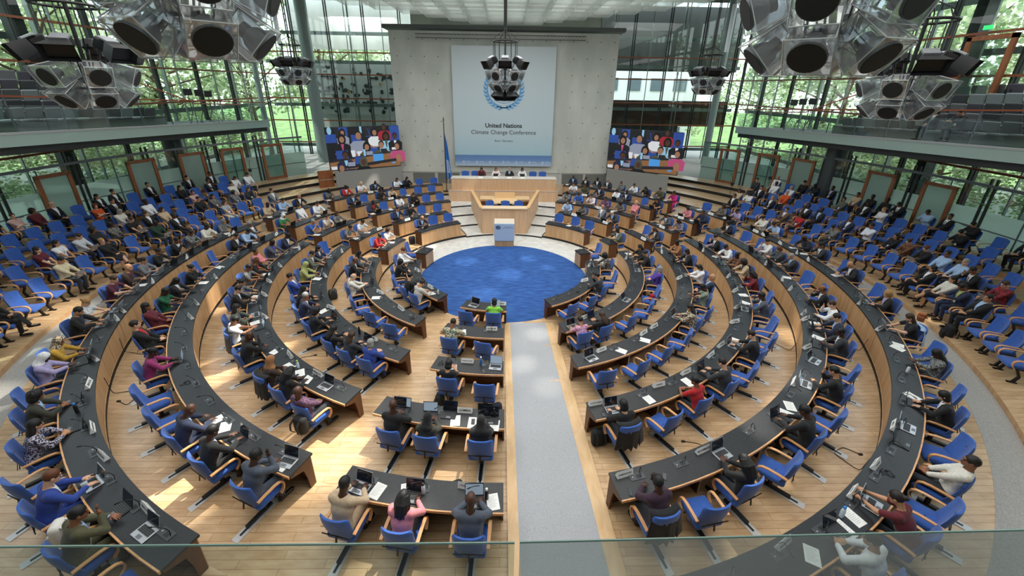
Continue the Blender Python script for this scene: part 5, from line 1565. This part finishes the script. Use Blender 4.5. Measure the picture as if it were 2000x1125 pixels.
# trees and shrubs outside
def tree_meshes():
    out = []
    for v in range(4):
        r = random.Random(v); m = MB()
        cl = [(Vector((r.gauss(0, 2.4), r.gauss(0, 2.4), 2.5 + r.random() * 11.5)), r.uniform(1.3, 2.4)) for _ in range(16)]
        for c, R_ in cl:
            for _ in range(150):
                d = Vector((r.gauss(0, 1), r.gauss(0, 1), r.gauss(0, 1))).normalized() * R_ * r.random() ** .4; p = c + d
                a = Vector((r.gauss(0, 1), r.gauss(0, 1), r.gauss(0, 1))).normalized() * .22; b = a.cross(Vector((r.gauss(0, 1), r.gauss(0, 1), r.gauss(0, 1)))).normalized() * .16
                m.quad(p - a, p - b, p + a, p + b, r.randrange(3))
        fo_ = m.mesh('foliage', [LEAF[0], LEAF[1], LEAF[2]])
        tk = MB().tube([(0, 0, -.4), (.1, 0, 3), (-.1, .1, 7), (0, 0, 11)], [.3, .24, .16, .06], 8)
        for c, R_ in cl[:9]: tk.tube([(0, 0, min(c.z - 1.5, 8)), c * .5 + Vector((0, 0, c.z * .42)), c], [.11, .07, .03], 5)
        out.append((fo_, tk.mesh('trunk', [plain('bark', '#5b4a38', .9)])))
    return out
def leafmat(nm, c):
    m, nt, b = new_mat(nm); o = nt.nodes['Material Output']
    tr = nt.nodes.new('ShaderNodeBsdfTranslucent'); tr.inputs[0].default_value = srgb(c); mx = nt.nodes.new('ShaderNodeMixShader'); mx.inputs[0].default_value = .5
    b.inputs['Base Color'].default_value = srgb(c); b.inputs['Roughness'].default_value = .6
    nt.links.new(b.outputs[0], mx.inputs[1]); nt.links.new(tr.outputs[0], mx.inputs[2]); nt.links.new(mx.outputs[0], o.inputs['Surface']); return m
LEAF = [leafmat('leaf_a', '#a8b98c'), leafmat('leaf_b', '#8aa076'), leafmat('leaf_c', '#cdd8b0')]
TM = tree_meshes(); r_ = random.Random(9)
for sg, nm in ((-1, 'left'), (1, 'right')):
    for i, (x, y) in enumerate([(35, -8), (36, 0), (34.5, 5), (36, 9), (31, 13), (38, 18), (31, 22), (35, 29), (28, 31), (42, 3), (44, 14), (22, 36), (16, 40), (33, 38), (41, 27), (26, 44)]):
        if sg > 0 and i in (8, 11, 12, 15): continue
        t = thing('leafy_tree', 'leafy green tree outside the %s glass wall' % nm, 'tree', (sg * x, y, -.35), r_.random() * 6, 'trees outside the %s glass wall' % nm)
        f_, k_ = TM[(i + (sg > 0)) % 4]; put('foliage', f_, t); put('trunk', k_, t); s_ = r_.uniform(.9, 1.25); t.scale = (s_, s_, s_)
for sg in (-1, 1):
    for i in range(13):
        x, y = [(26.5 + r_.random() * 2, -12 + i * 4.2)][0]
        if i > 9: x, y = 22 - (i - 9) * 5 + 0, 33 + r_.random()
        t = thing('garden_shrub', 'low green shrub outside the %s glass wall' % ('left' if sg < 0 else 'right'), 'shrub', (sg * x, y, -.9), r_.random() * 6, 'shrubs outside the %s glass wall' % ('left' if sg < 0 else 'right'))
        f_, k_ = TM[i % 4]; put('foliage', f_, t); t.scale = (.62, .62, .42)
b = MB().box((15, 46, 5), (24, 6, 10.5))
for i in range(7):
    for j in range(3): b.box((5 + i * 3.2, 42.96, 2 + j * 3.2), (1.8, .1, 1.6), 1)
tag(b.build('pale_building', [plain('bldg', '#cfd3d4', .7), plain('bldg_window', '#5d6a73', .2)]), 'pale building seen outside beyond the right rear glass', 'building')
# ------------------------------------------------------------------ loose things around the hall
def seatpos(blk, k, i): return SEATS[(blk, k, i)][0]
def backpack(loc, rotz, label, col='#15161a', s=1.):
    t = thing('backpack', label, 'bag', loc, rotz); t.scale = (s,) * 3
    m = plain('bag_' + col[1:], col, .8)
    MB().rbox((0, 0, .22), (.32, .2, .44), .085, 0).build('bag_body', [m], t, smooth=True)
    MB().rbox((0, .11, .15), (.25, .07, .22), .03, 0).build('pocket', [m], t)
    for sx in (-1, 1): MB().strip([(sx * .09, -.09, .40), (sx * .1, -.17, .32), (sx * .11, -.18, .16), (sx * .1, -.1, .05)], (1, 0, 0), .045, .012).build('strap', [m], t)
    return t
z4 = STEP * 4
backpack(P(11.95, -62, STEP * 4), 1., 'black backpack on the floor against the outermost left desk front')
backpack(P(RF[3] + 1.28, -25.3, STEP * 3 + .42), rad(-25), 'black backpack hanging on a chair at the fourth left desk end')
backpack(P(7.0, -71, STEP * 1), .6, 'grey backpack leaning behind the second left desk', '#3a3d3a')
backpack(P(9.5, 13.4, STEP * 3), .2, 'black bag standing beneath the COSTA RICA desk end')
backpack(P(10.55, -4.8, STEP * 3), .4, 'black bag on the floor beside the GAMBIA desk chairs')
backpack(P(8.35, -1.0, STEP * 2), .4, 'dark blue backpack behind the UNITED STATES desk at the aisle', '#161b2c')
backpack(P(8.15, -11.2, STEP * 2), 1.4, 'black bag hanging at the chair behind the UNITED STATES desk')
backpack(P(15.25, 69, STEP * 5), .9, 'black backpack on the grey walkway before the right audience', '#121315', 1.15)
backpack(P(15.1, 73, STEP * 5), 2.2, 'brown leather bag on the walkway before the right audience', '#7a4422', .7)
backpack(P(RF[1] + .95, 60.5, STEP + .48), 2., 'red handbag on a chair at the second right desk row', '#a01622', .6)
backpack(P(RF[5] + .9, -31, STEP * 5 + .48), 2., 'white polka-dot bag on a chair at the outermost left desk', '#d8d6d0', .85)
backpack(P(RF[5] + .9, -91.5, STEP * 5 + .48), 2., 'blue backpack on a chair at the outermost left desk', '#1e3a66', .8)
backpack(P(RF[5] + .9, 71.8, STEP * 5 + .48), 2., 'tan paper bag on a chair at the outermost right desk', '#b08a5a', .75)
backpack(P(5.1, 140, STEP * 1), .4, 'black backpack beside the left stage block desk end') if False else backpack(P(6.0, -126.2, STEP), .4, 'black backpack standing at the end of the second left stage desk')
def draped(loc, rotz, label, col):
    m = MB(); NX, NZ = 14, 12
    for j in range(NZ + 1):
        t = j / NZ
        for i in range(NX + 1):
            u = i / NX * 2 - 1; hw = .27 + .07 * t + .02 * sin(i * 1.9) * t
            y = -.30 - .06 * t * abs(cos(i * 1.3)) + .10 * abs(u) ** 2 - .02 - (.02 if t > .2 else 0)
            if j == 0: y = -.19 + .08 * abs(u) ** 2
            m.v.append((u * hw, y, 1.065 - .62 * t - .06 * t * sin(i * 2.1) - (.0 if j else .03)))
    for j in range(NZ):
        for i in range(NX): a = j * (NX + 1) + i; m.f.append((a, a + 1, a + NX + 2, a + NX + 1)); m.mi.append(0)
    o = m.build('draped_jacket', [plain('cloth_' + col, COLS[col], .85, var=.12, scale=25, sheen=.1)], None, smooth=True, loc=loc); o.rotation_euler.z = rotz
    md = o.modifiers.new('thick', 'SOLIDIFY'); md.thickness = .02
    tag(o, label, 'jacket')
def drape_at(blk, k, px, label, col):
    c = min((abs(v[0] - px), v) for key, v in SEATS.items() if key[0] == blk and key[1] == k)[1]
    off = .80 if c[1] and c[1][4] not in 'BFK' else .88
    draped(P(RF[k] + off, c[0], STEP * k), rad(c[0]), label, col)
drape_at('left curve', 3, -39.5, 'black jacket draped over the chair beside the SENEGAL desk', 'black')
drape_at('left curve', 3, -51, 'dark grey jacket draped over the chair of the person in white', 'charcoal')
drape_at('right curve', 3, 15.8, 'black jacket draped over the chair at the COSTA RICA desk', 'black')
drape_at('right curve', 4, 13.3, 'black jacket draped over the chair at the right front desk end', 'black')
drape_at('right curve', 5, 62.5, 'light blue denim jacket draped over the chair behind the BINGO card', 'skyblue')
drape_at('right curve', 3, 80.2, 'near-black jacket draped over a chair at the fourth right desk row', 'navyblack')
D = lambda k, phi, dr=.3: P(RF[k] + dr, phi, .75 + STEP * k)
bottle(D(4, -1.2, .28), 'black', 'on the front centre desk beside the silver laptop', cap='white')
bottle(D(4, -7.0, .26), 'clear pale', 'on the front centre desk middle', cap='black')
bottle(D(3, -1.0, .2), 'black', 'on the GAMBIA desk at its aisle end', cap='black')
bottle(D(2, -4.5, .14), 'blue', 'on the UNITED STATES desk', cap='white')
bottle(D(3, -34.8, .22), 'clear pale', 'on the fourth left desk near the SENEGAL card', cap='green')
bottle(D(5, 26.2, .2), 'clear pale', 'on the outermost right desk between MAURITIUS and the laptop', cap='blue')
bottle(D(5, 52.0, .3), 'white', 'on the outermost right desk', cap='black')
bottle(D(3, 111.0, .2), 'orange', 'on the fourth right middle desk', cap='black')
bottle(D(3, 84.0, .25), 'teal', 'on the fourth right desk row', cap='black')
bottle(D(2, 96.8, .2), 'white', 'at the far end of the third right desk', cap='white')
bottle(D(0, -100.9 + 62, .2), 'clear pale', 'on the innermost left desk', cap='blue')
bottle(D(5, -44.3, .25), 'black', 'on the outermost left desk by ARGENTINA', cap='blue')
bottle(D(2, -36.2, .12), 'black', 'on the third left desk beside a laptop', cap='black')
paper(D(4, -8.6, .25), .2, 'front centre desk'); paper(D(3, -3.8, .38), -.05, 'GAMBIA desk beside phone'); paper(D(3, -6.2, .36), .05, 'GAMBIA desk middle'); paper(D(3, -.9, .44), -.1, 'GAMBIA desk right corner'); phone(D(3, -3.8, .36) + Vector((0, 0, .004)), .0, 'paper at the GAMBIA desk'); laptop(D(3, -7.3, .22), rad(-7), 'GAMBIA desk middle', 'black'); laptop(D(3, -14.0, .3), rad(-14), 'GAMBIA desk left end', 'black', True); laptop(D(3, -2.3, .24), rad(-2), 'GAMBIA desk near aisle', 'black')
laptop(D(2, -1.4, .24), rad(-8), 'UNITED STATES desk aisle end', 'silver', True); paper(D(2, -10.2, .3), .1, 'UNITED STATES desk'); phone(D(2, -3.7, .42), .5, 'UNITED STATES desk'); headset(D(2, -12.8, .3), .3, 'UNITED STATES desk left end'); headset(D(0, -14.5, .25), .3, 'innermost centre desk'); headset(D(3, -10.3, .2), .8, 'GAMBIA desk')
paper(D(1, -12.5, .35), .1, 'GHANA desk'); paper(D(5, 27.0, .3), .35, 'MAURITIUS desk right of card'); paper(D(5, 21.5, .36), -.5, 'MAURITIUS desk near card'); paper(D(5, 57.5, .3), .4, 'outermost right desk by bottle'); paper(D(4, 36.3, .3), -.3, 'fifth right desk open pages'); paper(D(3, -33.5, .3), .5, 'SENEGAL desk')
paper(D(3, -36.5, .3), .9, 'SENEGAL desk left'); paper(D(3, -42.2, .25), -.4, 'fourth left desk leaflets'); paper(D(4, -31.2, .3), .4, 'fifth left desk front'); paper(D(4, -21.4, .35), -.4, 'fifth left desk end'); phone(D(4, 15.9, .3), -.4, 'front right desk'); laptop(D(1, 51.0, .3), rad(51), 'second right desk empty place', 'silver'); laptop(D(3, -27.5, .3), rad(-27), 'fourth left desk end', 'silver'); laptop(D(5, -25.4, .3), rad(-25), 'outermost left desk near end', 'silver'); laptop(D(5, 38.8, .28), rad(39), 'outermost right desk by MALI', 'black')
# floor cables
for i, (pts, lb) in enumerate([([P(12.66, -61, 1.0), P(12.64, -60.6, .6), P(12.5, -60.8, .48), P(12.2, -59.5, .48), P(12.0, -61, .48), P(12.4, -62.5, .48)], 'black cable falling from the outermost left desk'), ([P(12.66, -52, 1.0), P(12.62, -51.8, .5), P(12.3, -51.4, .48), P(12.15, -49.5, .48), P(12.35, -48.6, .48), P(12.5, -50.0, .48)], 'black charger cable looped on floor below the BRAZIL desk'), ([P(8.95, -46, .7), P(8.9, -46, .25), P(8.5, -45, .24), P(8.2, -44, .24)], 'thin black cable from the fourth left desk'), ([P(12.66, 37, .9), P(12.6, 37, .48), P(12.1, 37.5, .48), P(12.2, 39.2, .48), P(12.5, 39.5, .48)], 'thin black cable under the outermost right desk'), ([P(10.8, 57, .7), P(10.7, 57, .37), P(10.1, 59, .36), P(9.9, 61, .36)], 'thin black cable under the fifth right desk'), ([P(12.66, 62, .9), P(12.55, 61.6, .48), P(12.2, 62.4, .48), P(11.9, 60.4, .48), P(11.6, 58.9, .48)], 'black cable on the floor behind the fifth right desk'), ([P(10.8, 27, .8), P(10.75, 27, .36), P(10.3, 26.2, .36), P(10.1, 24.6, .36)], 'black charger cable before the MOZAMBIQUE desk')]):
    q = [];
    for a, b in zip(pts, pts[1:]): q += [a.lerp(b, t / 5) for t in range(5)]
    q.append(pts[-1]); q = [q[0]] + [(q[j - 1] + q[j] * 2 + q[j + 1]) / 4 for j in range(1, len(q) - 1)] + [q[-1]]
    o = MB().tube(q, .008, 5).rbox(q[-1], (.09, .05, .04), .01, 0, seg=1).build('power_cable', [M_BLACKP]); tag(o, lb, 'cable')
# microphone stands beside the audience
for i, (r, p, zz, lb) in enumerate(((19.0, -109, 1.22, 'thin black floor stand with small loudspeaker before left glass wall'), (19.6, -121.5, 1.2, 'thin black stand with small loudspeaker by the left side steps'), (17.2, 121.5, .9, 'thin black stand with small loudspeaker by the right side steps'), (19.8, 118.6, 1.22, 'thin black stand with small loudspeaker before right glass wall'))):
    t = thing('speaker_stand', lb, 'stand', P(r, p, zz), rad(p))
    MB().tube([(0, 0, 0), (0, 0, 1.5), (.02, .1, 1.85), (.05, .3, 2.05)], .012, 6).lathe([(.16, 0), (.16, .02), (.02, .03)], 14).build('pole', [M_BLACK], t); MB().box((0, -.03, 1.35), (.16, .1, .2)).build('small_speaker', [M_BLACKP], t)
# ------------------------------------------------------------------ camera and light
cam = bpy.data.cameras.new('camera'); co = bpy.data.objects.new('camera', cam); C.objects.link(co)
F, CX, CY, PT, RO, YA = 775.5, 1003., 469., .3708, .01548, -.02215
cam.sensor_fit = 'HORIZONTAL'; cam.sensor_width = 36; cam.lens = F * 36 / 2000; cam.clip_start = .05; cam.clip_end = 400
cam.shift_x = (1000 - CX) / 2000; cam.shift_y = (CY - 562.5) / 2000
cy_, sy_, cp, sp_ = cos(YA), sin(YA), cos(PT), sin(PT)
right = Vector((cy_, sy_, 0)); fwd = Vector((-sy_ * cp, cy_ * cp, -sp_)); up = right.cross(fwd)
r2_ = right * cos(RO) + up * sin(RO); u2 = up * cos(RO) - right * sin(RO)
co.matrix_world = Matrix(((r2_.x, u2.x, -fwd.x, .0578), (r2_.y, u2.y, -fwd.y, -15.988), (r2_.z, u2.z, -fwd.z, 7.9696), (0, 0, 0, 1)))
sc = bpy.context.scene; sc.camera = co
w = bpy.data.worlds.new('sky'); sc.world = w; w.use_nodes = True; nt = w.node_tree; bg = nt.nodes['Background']
sky = nt.nodes.new('ShaderNodeTexSky'); sky.sky_type = 'NISHITA'; sky.sun_disc = False; sky.sun_elevation = rad(50); sky.sun_rotation = rad(120); sky.dust_density = 2.5; sky.air_density = 1.0
mxw = nt.nodes.new('ShaderNodeMix'); mxw.data_type = 'RGBA'; mxw.inputs['Factor'].default_value = .55; mxw.inputs['B'].default_value = (5.5, 5.8, 6.0, 1)
nt.links.new(sky.outputs[0], mxw.inputs['A']); nt.links.new(mxw.outputs['Result'], bg.inputs['Color']); bg.inputs['Strength'].default_value = .8
sn = bpy.data.lights.new('sun', 'SUN'); sn.energy = 4.5; sn.angle = .01; sn.color = (1, .95, .86); so = bpy.data.objects.new('sun', sn); C.objects.link(so)
so.rotation_euler = Vector((.55, .25, -.8)).to_track_quat('-Z', 'Y').to_euler()
def spot(src, dst, e, size, blend=1., col=(1, .93, .8)):
    l = bpy.data.lights.new('daylight_beam', 'SPOT'); l.energy = e; l.spot_size = rad(size); l.spot_blend = blend; l.color = col; l.shadow_soft_size = .05
    o = bpy.data.objects.new('daylight_beam', l); C.objects.link(o); o.location = src; o.rotation_euler = (Vector(dst) - Vector(src)).to_track_quat('-Z', 'Y').to_euler()
for d, e, sz in [((-8.2, -7.0, .4), 2200, 6), ((-7.2, -5.5, .3), 2000, 5), ((-10.5, -3.4, .5), 1600, 5), ((-6.2, -10.4, .5), 2600, 7), ((-4.0, -9.6, .4), 2300, 9), ((-2.0, -12.3, .5), 2000, 6), ((-1.2, -10.2, .5), 1500, 5), ((-13.0, -8.5, .7), 1800, 7), ((-15, -4.5, .7), 1700, 8), ((-6.2, 1.5, .2), 1300, 7), ((-4.5, 3.4, .1), 1300, 8), ((-1.8, 1.6, 0), 900, 5), ((.2, .2, 0), 900, 6), ((1.2, 2.0, 0), 800, 4), ((2.0, 1.0, 0), 800, 3), ((-.8, -1.6, 0), 800, 6), ((1.2, -4.5, .1), 500, 4), ((.6, -6.2, .2), 500, 4), ((1.3, -7.2, .4), 400, 4), ((7.4, -8.4, .5), 1700, 6), ((5.6, -9.8, .5), 1700, 5), ((9.6, -5.0, .5), 1100, 5), ((4.4, -11.3, 1.2), 1300, 4), ((14.6, -4.5, .7), 1200, 3.5), ((-9.5, 13.3, 1.5), 1400, 4), ((-2.4, 10.9, 1.6), 600, 4), ((-5.2, 4.6, .5), 1000, 5), ((6.6, -3.5, .3), 900, 6)]:
    e *= 9 if d[0] < -3 else 6; sz *= 1.25
    spot((d[0] * .55 + 3, d[1] * .6 + 2.5, 11.6), d, e, sz)
for sg in (-1, 1):
    al = bpy.data.lights.new('side_fill', 'AREA'); al.shape = 'RECTANGLE'; al.size = 5; al.size_y = 24; al.energy = 350; al.color = (.95, 1, .98)  # added fill light under the ceiling slab, lifting the dark balcony sides
    ax = bpy.data.objects.new('side_fill', al); C.objects.link(ax); ax.location = (sg * 17.5, -2, 14.6); ax.rotation_euler = (0, sg * .15, 0)
for sg in (-1, 1):
    al = bpy.data.lights.new('balcony_fill', 'AREA'); al.shape = 'RECTANGLE'; al.size = 3; al.size_y = 16; al.energy = 260; ax = bpy.data.objects.new('balcony_fill', al); C.objects.link(ax); ax.location = (sg * 19.6, 0, 11.5)  # added fill above each balcony, only to brighten its seats
for x, y, zz, e in ((-13.6, 23.2, 13.5, 500), (13, 23.2, 13.5, 220)):
    al = bpy.data.lights.new('rear_fill', 'AREA'); al.size = 6; al.energy = e; ax = bpy.data.objects.new('rear_fill', al); C.objects.link(ax); ax.location = (x, y + 1.5, zz); ax.rotation_euler = (.15, 0, 0)  # added fill lights, one brightening the mural behind the left rear glass
ar = bpy.data.lights.new('louvre_daylight', 'AREA'); ar.shape = 'RECTANGLE'; ar.size = 17; ar.size_y = 24; ar.energy = 1950; ar.color = (1, .98, .95)
ao = bpy.data.objects.new('louvre_daylight', ar); C.objects.link(ao); ao.location = (0, -2, 11.6)
sc.view_settings.view_transform = 'Standard'; sc.view_settings.look = 'None'; sc.view_settings.exposure = -0.12
sc.cycles.max_bounces = 6; sc.cycles.diffuse_bounces = 3; sc.cycles.glossy_bounces = 3; sc.cycles.transmission_bounces = 4; sc.cycles.transparent_max_bounces = 14
sc.cycles.caustics_reflective = False; sc.cycles.caustics_refractive = False; sc.cycles.sample_clamp_indirect = 4
